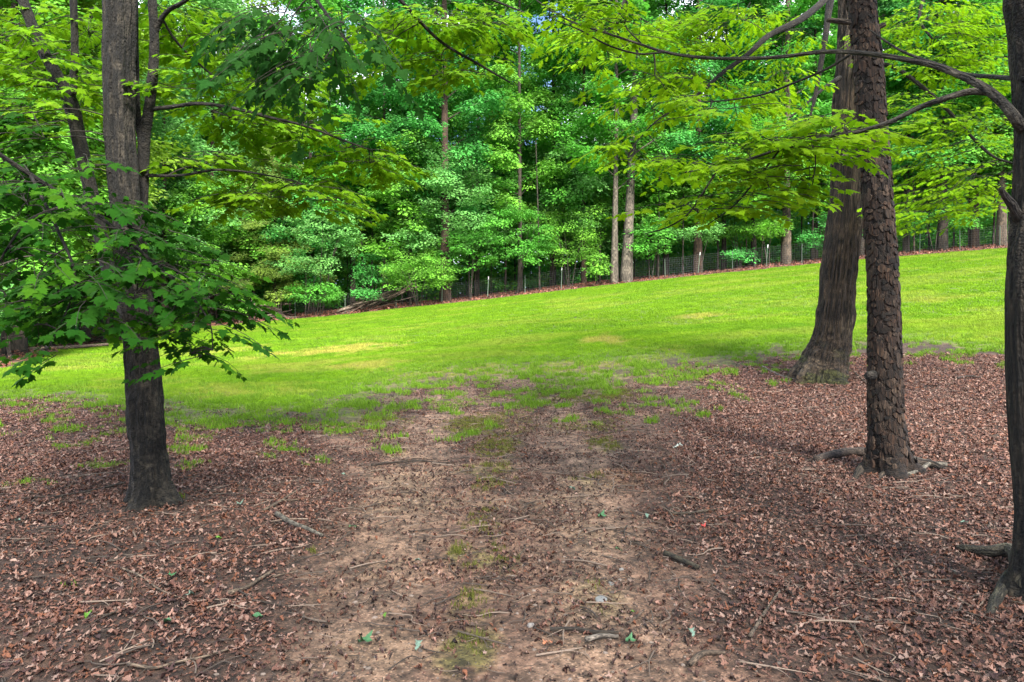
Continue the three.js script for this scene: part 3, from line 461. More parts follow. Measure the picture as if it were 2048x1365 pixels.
  for (const [px, py, rx, ry, d, dr, n] of [[60, 60, 90, 60, 7.2, 0.6, 16], [180, 60, 60, 60, 7.3, 0.6, 8], [90, 160, 110, 50, 7, 0.6, 16], [40, 230, 90, 35, 6.6, 0.5, 12], [185, 190, 50, 60, 7.5, 0.6, 8], [380, 60, 70, 50, 6.9, 0.5, 11], [460, 100, 80, 45, 7, 0.5, 14], [400, 165, 70, 40, 7, 0.5, 9], [540, 160, 80, 40, 7.2, 0.6, 13], [470, 235, 100, 30, 6.7, 0.5, 10], [600, 235, 90, 35, 7.1, 0.5, 11], [690, 290, 90, 30, 7.2, 0.4, 11], [740, 325, 70, 22, 7.4, 0.3, 7], [420, 325, 90, 25, 6.8, 0.5, 7], [560, 370, 100, 28, 7, 0.5, 12], [640, 400, 60, 22, 7.2, 0.4, 5], [480, 395, 60, 22, 7, 0.4, 4], [780, 60, 80, 45, 7, 0.5, 12], [860, 30, 80, 35, 7.2, 0.4, 12], [950, 50, 80, 35, 7.5, 0.4, 12], [880, 120, 60, 30, 7.2, 0.3, 7], [1010, 30, 50, 30, 7.6, 0.3, 6], [960, 145, 50, 16, 7.3, 0.3, 4], [730, 130, 50, 28, 7.2, 0.4, 5], [330, 20, 50, 30, 6.7, 0.4, 6]]) t.cluster(px, py, rx, ry, d, dr, n, Y);
  overhead(t, -3.6, -6.4, 7, 12, 3.6, 60, OLIVE, 41);
  t.finish(mapleLeaf, 'tall maple with dark fissured trunk and low leafy boughs beside the dirt track', 'tree');
  var MAPLE = t;
}
// scaly pine
{
  const g0 = at(1790, 944, 7), t = new NearTree('pine_tree', V(g0.x, H(g0.x, g0.z), g0.z), 202), gy = t.base.y;
  const nodes = P([[1783, 985, 7, 67.7], [1781, 944, 7, 67.7], [1778, 905, 7, 66.7], [1773, 843, 7, 65.8], [1770, 733, 7, 61.1], [1767, 570, 7, 57.3], [1755, 395, 7, 55.5], [1746, 264, 7, 54.5], [1735, 110, 7, 51.7], [1722, 0, 7, 51.7], [1690, -200, 7, 60.2], [1640, -700, 7.05, 52.6], [1600, -1500, 7.1, 37.6]]);
  const fl = (th, y) => flare(y - gy - 0.02, 0.14, 1.0, 4, 0.9)(th);
  t.wood('trunk', nodes, { seg: 72, step: 0.04, relief: (th, len, y) => fl(th, y) * (0.955 + 0.09 * (N24(th, len, 12, 2.5, 3) - 0.5)), color: barkColor([0.04193, 0.02374, 0.01455], [0.05765, 0.0356, 0.02275], [0.02516, 0.01582, 0.01001], 5) });
  // bark plates, staggered and overlapping like shingles
  const plateGeo = [1, 2, 3, 4, 5].map((s) => {
    const rnd = rngOf(s * 77), n = 8, pos = [0, 0, 0.011], idx = [];
    for (let i = 0; i < n; i++) { const a = (i / n) * 6.283 + 0.3 * (rnd() - 0.5), r = 0.8 + 0.35 * rnd(), x = Math.cos(a) * r * 0.5, y = Math.sin(a) * r * 0.5; pos.push(x * 0.86, y * 0.86, 0.010 + 0.009 * (0.5 - y) + 0.004 * (rnd() - 0.5)); }
    for (let i = 0; i < n; i++) { const a = (i / n) * 6.283; pos.push(pos[3 + i * 3] * 1.16, pos[4 + i * 3] * 1.16, -0.022); }
    for (let i = 0; i < n; i++) { const j = (i + 1) % n; idx.push(0, 1 + i, 1 + j, 1 + i, 1 + n + i, 1 + j, 1 + j, 1 + n + i, 1 + n + j); }
    const g = new THREE.BufferGeometry(); g.setAttribute('position', new THREE.Float32BufferAttribute(pos, 3)); const uv = []; for (let i = 0; i < pos.length; i += 3) uv.push(pos[i] * 0.12 + s * 0.17, pos[i + 1] * 0.12 + s * 0.31); g.setAttribute('uv', new THREE.Float32BufferAttribute(uv, 2)); g.setIndex(idx); const h = g.toNonIndexed(); h.computeVertexNormals(); return h;
  });
  const curve = new THREE.CatmullRomCurve3(nodes.map((n) => n[0]), false, 'centripetal'), L = 6.2, rnd = rngOf(55), plates = [], CL = curve.getLength();
  let row = 0;
  for (let s = 0.32; s < L; s += 0.047, row++) {
    const u = s / CL, p = curve.getPointAt(u), T = curve.getTangentAt(u), q = u * 0 + (() => { let k = 0; while (k < nodes.length - 2 && nodes[k + 1][0].y < p.y) k++; const f = clamp((p.y - nodes[k][0].y) / (nodes[k + 1][0].y - nodes[k][0].y)); return lerp(nodes[k][1], nodes[k + 1][1], f); })();
    const n = Math.round((6.283 * q) / 0.066);
    const Nv = V(1, 0, 0).addScaledVector(T, -T.x).normalize(), Bv = V().crossVectors(T, Nv);
    for (let i = 0; i < n; i++) {
      if (rnd() < 0.13) continue;
      const th = ((i + (row % 2) * 0.5 + (rnd() - 0.5) * 0.9) / n) * 6.283, r = q * fl(((th % 6.283) + 6.283) % 6.283, p.y) * 0.995, o = Nv.clone().multiplyScalar(Math.cos(th)).addScaledVector(Bv, Math.sin(th)), c = p.clone().addScaledVector(o, r).addScaledVector(T, (rnd() - 0.5) * 0.05);
      const x = V().crossVectors(T, o), w = 0.062 * (0.5 + 1.0 * rnd()), h = 0.085 * (0.5 + 1.2 * rnd() ** 1.5);
      const m = new THREE.Matrix4().makeBasis(x.multiplyScalar(w), T.clone().multiplyScalar(h), o.clone().multiplyScalar(0.12 + 0.5 * rnd())); m.setPosition(c.x - t.base.x, c.y - t.base.y, c.z - t.base.z);
      plates.push({ m, k: Math.floor(rnd() * 5), c: Math.floor(rnd() * 4), face: c.y < 5.2 ? o.dot(camera.position.clone().sub(c).normalize()) : -1 });
    }
  }
  plates.sort((a, b) => b.face - a.face);
  plates.slice(0, 300).forEach((e) => { const o = mesh('bark_plate', plateGeo[e.k], M.plate[e.c], t.o); o.matrixAutoUpdate = false; o.matrix.copy(e.m); e.m.decompose(o.position, o.quaternion, o.scale); });
  for (let c = 0; c < 4; c++) { const l = plates.slice(300).filter((e) => e.c === c).map((e) => plateGeo[e.k].clone().applyMatrix4(e.m)); mesh('bark_plates', mergeGeometries(l), M.plate[c], t.o).userData.kind = 'stuff'; }
  const rc = { seg: 10, step: 0.05, relief: (th, len) => 0.8 + 0.4 * N24(th, len, 6, 6, 3), color: barkColor([0.09825, 0.07487, 0.05576], [0.1512, 0.1248, 0.09839], [0.0529, 0.03565, 0.02624], 4) };
  const G = (px, py, up, r) => { const [x, z] = hit(px, py); return [on(x, z, up), r]; };
  t.wood('root', [[t.base.clone().add(V(0.05, 0.1, 0.02)), 0.075], G(1832, 938, 0.055, 0.06), G(1865, 942, 0.04, 0.045), G(1900, 947, -0.02, 0.025)], rc);
  t.wood('root', [[t.base.clone().add(V(-0.05, 0.1, 0.05)), 0.07], G(1735, 942, 0.05, 0.05), G(1715, 955, 0.01, 0.035), G(1700, 965, -0.03, 0.02)], rc);
  t.wood('root', [[t.base.clone().add(V(0, 0.08, 0.08)), 0.07], G(1768, 958, 0.0, 0.045), G(1760, 972, -0.03, 0.03)], rc);
  t.wood('broken_limb', P([[1752, 750, 6.95, 22], [1740, 752, 6.92, 19], [1735, 753, 6.9, 14]]), { ...rc, color: () => [0.05, 0.042, 0.035] });
  for (const [a, b] of [[[1746, 60], [1772, 48]], [[1700, 315], [1688, 312]], [[1700, 45], [1655, 40]]]) t.wood('branch_stub', P([[a[0], a[1], 6.95, 12], [b[0], b[1], 6.9, 8]]), { ...rc, step: 0.03 });
  overhead(t, 3.4, -7.2, 10, 14, 2.6, 35, [0.05, 0.09, 0.02], 42);
  t.finish(mapleLeaf, 'reddish-brown pine trunk with scaly plated bark in front of the big oak', 'tree');
}
// big oak behind it
{
  const g0 = at(1652, 752, 12.6), t = new NearTree('oak_tree', V(g0.x, H(g0.x, g0.z), g0.z), 303), gy = t.base.y;
  const nodes = P([[1640, 795, 12.6, 104], [1644, 757, 12.6, 96], [1653, 720, 12.6, 87], [1664, 680, 12.6, 79], [1676, 570, 12.6, 70], [1690, 440, 12.6, 68], [1698, 264, 12.6, 66], [1705, 110, 12.6, 64], [1708, 0, 12.6, 62], [1686, -200, 12.6, 58], [1690, -600, 12.6, 48]]);
  const f1 = (th, y) => 1 + 0.5 * Math.exp(-Math.max(0, y - gy) / 0.24) * Math.max(0, 0.35 + 0.65 * Math.cos(5 * th + 0.6 * Math.sin(2 * th) + 0.35));
  t.wood('trunk', nodes, { seg: 180, step: 0.03, relief: (th, len, y) => f1(th, y) * (0.86 + 0.22 * Math.abs(N24(th, len, 38, 1.1, 3) - 0.5) * 2 + 0.05 * (N24(th, len, 6, 0.6, 2) - 0.5)), color: (th, len, y) => { const b = barkColor([0.0891, 0.06131, 0.03912], [0.1415, 0.1068, 0.07279], [0.04717, 0.03165, 0.02002], 7)(th, len), ms = smooth(0.5, 0.62, N24(th, len + 3, 8, 1.7, 4)) * smooth(gy + 0.7, gy + 0.1, y + 0.5 * (N24(th, len, 9, 3, 3) - 0.5)); return b.map((v, k) => lerp(v, [0.075, 0.085, 0.02][k], ms * 0.85)); } });
  const dk = { seg: 9, step: 0.1, relief: (th, len) => 0.88 + 0.25 * N24(th, len, 6, 5, 2), color: () => [0.028, 0.022, 0.016] };
  t.wood('branch', P([[1693, -260, 12.4, 24], [1720, -140, 11, 18], [1665, -20, 9.8, 15], [1600, 40, 9.2, 14], [1540, 70, 9, 12], [1492, 112, 8.8, 10], [1440, 150, 8.7, 8], [1410, 178, 8.6, 7], [1370, 205, 8.5, 5], [1310, 245, 8.4, 3], [1260, 300, 8.3, 2]]), dk);
  t.wood('branch', P([[1693, -150, 12.4, 18], [1668, -30, 11.5, 15], [1658, 20, 11.2, 14], [1652, 70, 11, 12], [1640, 140, 11, 10], [1628, 205, 11, 7], [1612, 260, 11, 3]]), dk);
  t.wood('branch', P([[1680, 155, 12.3, 9], [1650, 175, 11.8, 7], [1610, 210, 11.5, 5], [1580, 235, 11.3, 3]]), dk);
  t.wood('branch', P([[1706, -120, 12.4, 14], [1850, -60, 11.6, 10], [1840, 40, 11.2, 6], [1865, 78, 11, 4]]), dk);
  t.wood('branch', P([[1712, 140, 12.3, 12], [1775, 130, 11.8, 9], [1840, 170, 11.4, 8], [1900, 225, 11.2, 7], [1950, 280, 11, 6], [1990, 315, 10.8, 5], [2040, 330, 10.5, 4]]), dk);
  t.wood('branch', P([[1700, -320, 12.4, 20], [1500, -260, 10.5, 14], [1350, -120, 9.5, 10], [1250, 0, 9, 7], [1225, 70, 8.9, 4]]), dk);
  const R = { col: YELLOW, size: 0.105, droop: 0.4, geos: oakLeaf, leaves: 10, link: 2.5, boost: 2.7 };
  for (const [px, py, rx, ry, d, dr, n] of [[1400, 60, 80, 45, 9, 0.6, 12], [1480, 30, 70, 30, 9.2, 0.6, 9], [1330, 60, 60, 50, 9, 0.6, 9], [1250, 90, 70, 50, 8.9, 0.6, 10], [1180, 50, 60, 50, 9, 0.5, 8], [1380, 150, 70, 40, 8.8, 0.5, 9], [1460, 190, 70, 35, 8.8, 0.5, 9], [1560, 150, 50, 50, 9.5, 0.6, 6], [1300, 210, 60, 40, 8.5, 0.4, 7], [1250, 300, 50, 40, 8.4, 0.4, 5], [1580, 60, 60, 50, 9.8, 0.6, 7], [1340, 320, 70, 30, 8.5, 0.5, 6], [1640, 240, 40, 30, 11, 0.4, 3],
    [1780, 60, 50, 50, 11.4, 0.6, 12], [1850, 40, 70, 40, 11.4, 0.6, 18], [1860, 120, 70, 40, 11.2, 0.6, 14], [1930, 60, 70, 60, 11, 0.6, 18], [1970, 150, 60, 40, 11, 0.6, 12], [1830, 210, 50, 40, 11.2, 0.5, 10], [1900, 260, 70, 35, 11, 0.5, 13], [1980, 250, 50, 50, 10.8, 0.5, 10], [1850, 320, 60, 40, 11, 0.5, 10], [1940, 350, 70, 40, 10.6, 0.5, 14], [1890, 400, 60, 35, 10.6, 0.5, 11], [1840, 440, 40, 30, 10.6, 0.4, 7], [1980, 400, 50, 35, 10.4, 0.4, 9], [1800, 380, 30, 40, 11, 0.4, 5]]) t.cluster(px, py, rx, ry, d, dr, n, R);
  overhead(t, 6.2, -12, 9.5, 15, 4.5, 50, [0.07, 0.12, 0.015], 43);
  t.finish(oakLeaf, 'thick oak trunk with flared mossy base behind the scaly pine', 'tree');
}
// tree at the picture's edge whose boughs reach across
{
  const d0 = 4.15, g0 = at(2068, 1190, d0), t = new NearTree('maple_tree', V(g0.x, H(g0.x, g0.z), g0.z), 404), gy = t.base.y;
  const rel = (th, len, y) => flare(y - gy, 0.13, 0.9, 4, 1.2)(th) * (0.90 + 0.18 * Math.abs(N24(th, len, 16, 1.0, 2) - 0.5) * 2 + 0.08 * Math.abs(N24(th, len + 5, 44, 3, 3) - 0.5) * 2);
  t.wood('trunk', P([[2082, 1235, d0, 86], [2080, 1190, d0, 86], [2080, 1100, d0, 84], [2076, 980, d0, 84], [2064, 806, d0, 84], [2062, 600, d0, 84], [2065, 500, d0, 82], [2074, 430, d0, 84], [2077, 246, d0, 82], [2069, 82, d0, 84], [2056, 0, d0, 88], [2060, -100, d0, 76], [2070, -600, d0, 66], [2060, -1200, d0, 50]]), { seg: 170, step: 0.014, relief: rel, color: barkColor([0.04082, 0.03166, 0.02046], [0.07254, 0.05989, 0.0433], [0.01995, 0.0154, 0.01023], 13) });
  const bc = { seg: 12, step: 0.05, relief: (th, len) => 0.9 + 0.22 * N24(th, len, 6, 7, 3), color: barkColor([0.08505, 0.07487, 0.05658], [0.1361, 0.123, 0.0984], [0.03968, 0.03209, 0.0246], 8) };
  const thin = { seg: 7, step: 0.07, color: () => [0.032, 0.026, 0.02] };
  t.wood('branch', P([[2048, 262, d0, 20.8], [2030, 235, 4.1, 20.8], [2005, 205, 4.15, 19.2], [1975, 180, 4.2, 19.2], [1930, 155, 4.3, 13.6], [1870, 132, 4.4, 11.2], [1800, 117, 4.5, 10.4], [1710, 105, 4.6, 9.6], [1640, 104, 4.7, 8], [1580, 112, 4.8, 7.2], [1500, 117, 4.9, 7.2], [1400, 115, 5, 6.4], [1330, 104, 5.1, 5.6], [1270, 85, 5.2, 4.8], [1200, 62, 5.3, 4.4], [1140, 42, 5.4, 3.6], [1080, 5, 5.5, 2.4], [1050, -20, 5.6, 1.6]]), bc);
  t.wood('branch', P([[1330, 104, 5.1, 4], [1280, 108, 5.15, 4], [1220, 92, 5.2, 3.5], [1160, 60, 5.3, 3], [1110, 40, 5.4, 2]]), thin);
  t.wood('branch', P([[1985, 186, 4.2, 14], [1945, 183, 4.25, 13], [1890, 197, 4.3, 12], [1840, 215, 4.4, 11], [1790, 240, 4.45, 10], [1740, 258, 4.5, 9], [1690, 268, 4.6, 8], [1620, 280, 4.7, 7], [1560, 298, 4.8, 6], [1500, 318, 4.9, 5], [1440, 332, 5, 4], [1370, 345, 5.1, 3]]), bc);
  t.wood('branch', P([[1700, 110, 4.6, 6], [1650, 140, 4.75, 5], [1590, 165, 4.9, 4.5], [1530, 188, 5, 4], [1460, 200, 5.1, 3], [1390, 205, 5.2, 2]]), thin);
  t.wood('branch', P([[1440, 332, 5, 4], [1410, 380, 5.1, 4], [1375, 430, 5.2, 3.5], [1335, 455, 5.25, 3], [1290, 468, 5.3, 2]]), thin);
  t.wood('branch', P([[1560, 300, 4.8, 4], [1520, 350, 5, 4], [1470, 410, 5.1, 3], [1415, 450, 5.2, 2]]), thin);
  t.wood('branch', P([[1622, 280, 4.7, 3], [1632, 320, 4.7, 3], [1625, 370, 4.75, 2]]), thin);
  t.wood('branch', P([[2050, 158, 4.1, 12], [1990, 154, 4.6, 9], [1930, 148, 5, 8], [1880, 130, 5.4, 7], [1800, 100, 5.8, 5], [1740, 60, 6, 3]]), thin);
  t.wood('branch', P([[2040, 440, d0, 22], [2025, 410, 4.1, 17], [2008, 388, 4.05, 12], [2003, 376, 4.02, 8]]), { ...bc, color: () => [0.06, 0.05, 0.04] });
  t.wood('branch', P([[1282, 86, 5.2, 3], [1250, 50, 5.25, 3], [1258, 20, 5.3, 3.5], [1245, -20, 5.3, 3]]), thin);
  const rc = { seg: 12, step: 0.04, relief: (th, len) => 0.85 + 0.3 * N24(th, len, 6, 8, 3), color: barkColor([0.09069, 0.08199, 0.05576], [0.1512, 0.1426, 0.105], [0.0529, 0.04278, 0.02952], 6) };
  const G = (px, py, up, r) => { const [x, z] = hit(px, py); return [on(x, z, up), r]; };
  t.wood('root', [[t.base.clone().add(V(-0.06, 0.16, -0.02)), 0.06], G(2020, 1116, 0.07, 0.05), G(1975, 1112, 0.05, 0.038), G(1935, 1104, 0.035, 0.03), G(1905, 1097, 0.005, 0.016)], rc);
  t.wood('root', [[t.base.clone().add(V(-0.07, 0.12, 0.04)), 0.06], G(2025, 1165, 0.06, 0.045), G(2000, 1198, 0.035, 0.034), G(1975, 1235, -0.01, 0.02)], rc);
  const R = { col: YELLOW, size: 0.078, droop: 0.3, leaves: 9, link: 1.2, boost: 2.4 };
  for (const [px, py, rx, ry, d, dr, n] of [[1660, 262, 70, 26, 4.65, 0.25, 9], [1580, 285, 70, 26, 4.8, 0.3, 8], [1500, 300, 70, 26, 4.9, 0.3, 7], [1420, 330, 70, 28, 5, 0.3, 6], [1690, 235, 40, 20, 4.6, 0.2, 3], [1470, 395, 60, 30, 5.1, 0.3, 5], [1540, 370, 60, 30, 5, 0.3, 5], [1400, 420, 50, 25, 5.2, 0.2, 3], [1600, 330, 40, 30, 4.8, 0.2, 3], [1230, 40, 70, 35, 5.3, 0.3, 6], [1130, 25, 60, 25, 5.4, 0.3, 5], [1310, 150, 60, 30, 5.15, 0.3, 3], [1420, 215, 60, 25, 5.15, 0.3, 4]]) t.cluster(px, py, rx, ry, d, dr, n, R);
  overhead(t, 3.6, -4.2, 6.2, 9, 2.4, 20, OLIVE, 44);
  t.finish(mapleLeaf, 'dark maple trunk cut off by the picture edge, its pale bough arching across', 'tree');
}
// the woods the viewer stands in: crowns overhead and behind, which keep the sun off the near ground
for (const [x, z, h, R, n, label] of [[-6.5, 2.5, 15, 3.6, 80, 'tall tree standing beside the viewer on the maple side'], [-1.5, 6.5, 17, 3.8, 95, 'tall tree standing straight behind the viewer'], [4.8, 3.2, 16, 3.6, 80, 'tall tree standing beside the viewer on the pine side'], [9.5, -3.5, 15, 3.4, 80, 'tall tree up the bank beyond the cut-off maple'], [-11, -3.5, 15, 3.4, 80, 'tall tree on the leaf carpet beyond the maple'], [-5, 10.5, 17, 4, 90, 'tall tree well behind the viewer on the maple side'], [2, 11.5, 18, 4, 95, 'tall tree well behind the viewer in line with the track'], [8, 8, 17, 4, 90, 'tall tree well behind the viewer on the pine side']]) {
  const t = new NearTree('broadleaf_tree', V(x, H(x, z), z), 500 + Math.round(h * 10 + x)); t.wood('trunk', [[V(x, t.base.y - 0.2, z), 0.2], [V(x + 0.1, t.base.y + 5, z), 0.17], [V(x, t.base.y + h, z + 0.2), 0.06]], { seg: 16, step: 0.2, color: barkColor([0.06, 0.045, 0.03], [0.1, 0.085, 0.06], [0.03, 0.022, 0.016], 21) });
  overhead(t, x, z, t.base.y + 6.5, t.base.y + h, R, n, [0.07, 0.17, 0.015], 60 + Math.round(x + 20)); t.finish(mapleLeaf, label, 'tree', 'trees around the viewer');
}
console.log('near trees done');

// ---------------------------------------------------------------- the woods
const edgePy = [[-400, 800], [0, 738], [100, 707], [200, 688], [300, 669], [400, 656], [480, 648], [600, 638], [700, 629], [800, 618], [900, 608], [1000, 597], [1123, 582], [1250, 568], [1400, 552], [1500, 542], [1640, 528], [1800, 514], [2020, 497], [2400, 470]];
function woodsSpot(px, off) { let k = 0; while (k < edgePy.length - 2 && edgePy[k + 1][0] < px) k++; const [x0, y0] = edgePy[k], [x1, y1] = edgePy[k + 1], [x, z] = hit(px, lerp(y0, y1, (px - x0) / (x1 - x0))), d = Math.hypot(x, z), f = (d + off) / d; return [x * f, z * f]; }
const TONE = { blue: [0.065, 0.29, 0.05], green: [0.09, 0.32, 0.032], bright: [0.13, 0.34, 0.03], yellow: [0.18, 0.32, 0.022], pale: [0.14, 0.36, 0.08], cedar: [0.15, 0.245, 0.03] };
const BARK = { brown: [0.10, 0.06, 0.04], grey: [0.19, 0.165, 0.13], dark: [0.075, 0.058, 0.044], tan: [0.14, 0.105, 0.075] };
function foliage(list, x, y, z, s, tone, rnd, tilt = 0.75) { dummy.position.set(x, y, z); dummy.rotation.set(gauss(rnd) * tilt, rnd() * 6.28, gauss(rnd) * tilt); dummy.scale.setScalar(s); dummy.updateMatrix(); const j = 0.75 + 0.5 * rnd(), y2 = 1 + 0.15 * gauss(rnd); list.push({ m: dummy.matrix.clone(), c: lin(tone[0] * j * y2, tone[1] * j, tone[2] * j) }); }
function woodTree(name, px, off, { h = 24, r = 0.16, lean = 0, low = 5, R = 3.4, n = 26, tone = 'green', bark = 'brown', needle = false, seed = px * 7 + Math.round(off * 13), pad = 18, size = 1 }) {
  h *= 1.25; n = Math.round(n * 1.25); const rnd = rngOf(seed + 5), [x, z] = woodsSpot(px, off), y = land(x, z), o = new THREE.Group(); o.name = name; o.position.set(x, y, z);
  const b = BARK[bark], bend = gauss(rnd) * 0.4, path = []; for (let i = 0; i <= 7; i++) { const t = i / 7; path.push([V(lean * t * h + Math.sin(t * 4 + seed) * bend * 0.5, t * h - (i ? 0 : 0.25), Math.cos(t * 3 + seed) * bend * 0.4), lerp(r, r * 0.22, t ** 0.9) * (i ? 1 : 1.35)]); }
  mesh('trunk', limb(path, { seg: 9, step: 0.5, relief: (th, len) => 0.92 + 0.16 * N24(th, len, 6, 1.5, 2), color: (th, len) => { const k = 0.75 + 0.5 * N24(th, len + seed, 6, 1.3, 3); return [b[0] * k, b[1] * k, b[2] * k]; } }), M.farBark, o);
  const axis = new THREE.CatmullRomCurve3(path.map((q) => q[0])), limbs = [], list = [], tn = TONE[tone];
  for (let i = 0; i < n; i++) {
    const u = (i + rnd()) / n, hh = lerp(low, h, u), p = axis.getPoint(clamp(hh / h)), az = i * 2.4 + gauss(rnd) * 0.7, prof = Math.sqrt(1 - ((u - 0.35) / 0.75) ** 2 || 0) || 0.3, L = R * (needle ? 1 - 0.8 * u : Math.max(0.35, prof)) * (0.65 + 0.6 * rnd()), rise = needle ? -0.15 : 0.15 + 0.55 * rnd();
    const dir = V(Math.cos(az), rise, Math.sin(az)), e = p.clone().addScaledVector(dir, L), m = p.clone().addScaledVector(dir, L * 0.55); m.y += L * 0.08;
    limbs.push(limb([[p, r * 0.22], [m, r * 0.13], [e, 0.012]], { seg: 4, step: 1, cap: false, color: () => [b[0] * 0.7, b[1] * 0.7, b[2] * 0.7] }));
    const side = V(-Math.sin(az), 0, Math.cos(az)), q = Math.round(pad * (0.7 + 0.6 * rnd()) * (0.6 + L / R * 0.6));
    for (let k = 0; k < q; k++) { const t = 0.35 + 0.75 * rnd(), c = p.clone().lerp(e, t).addScaledVector(side, gauss(rnd) * L * 0.45), ks = needle ? 0.3 : 0.85; foliage(list, c.x, c.y + 0.1 + gauss(rnd) * ks - 0.3 * (t - 0.5), c.z, size * (0.75 + 0.55 * rnd()), tn, rnd); }
  }
  mesh('branches', mergeGeometries(limbs), M.farBark, o).userData.kind = 'stuff';
  inst('crown', needle ? NEEDLE[seed & 1] : SPRAY[seed % 3], M.farLeaf, list, o).userData.kind = 'stuff';
  return o;
}
function shrub(name, px, py, rx, ry, off, tone, n, label, category, seed, needle = false) {
  const rnd = rngOf(seed), [x, z] = woodsSpot(px, off), d = -z, y = land(x, z), o = new THREE.Group(); o.name = name; o.position.set(x, y, z);
  const c = at(px, py, d), cy = c.y - y, RX = (rx * d) / FOCAL, RY = (ry * d) / FOCAL, list = [], st = [], nst = 2 + Math.floor(rnd() * 3);
  for (let i = 0; i < nst; i++) { const a = rnd() * 6.28; st.push(limb([[V(Math.cos(a) * 0.1, -0.15, Math.sin(a) * 0.1), 0.035], [V(Math.cos(a) * RX * 0.25, cy * 0.55, Math.sin(a) * RX * 0.25), 0.025], [V(Math.cos(a) * RX * 0.6, cy + RY * 0.5, Math.sin(a) * RX * 0.5), 0.008]], { seg: 5, step: 0.4, color: () => [0.09, 0.07, 0.055] })); }
  mesh('stems', mergeGeometries(st), M.farBark, o);
  for (let i = 0; i < n; i++) { const a = rnd() * 6.283, e = Math.acos(1 - 1.75 * rnd()), k = 0.55 + 0.5 * Math.sqrt(rnd()), yy = Math.cos(e) * RY * k; foliage(list, Math.sin(e) * Math.cos(a) * RX * k, yy + cy, Math.sin(e) * Math.sin(a) * Math.min(RX, 2.2) * k, 0.6 + 0.35 * rnd(), TONE[tone], rnd, 0.7); }
  inst('foliage', needle ? NEEDLE[1] : SPRAY[seed % 3], M.farLeaf, list, o).userData.kind = 'stuff';
  return tag(o, label, category);
}
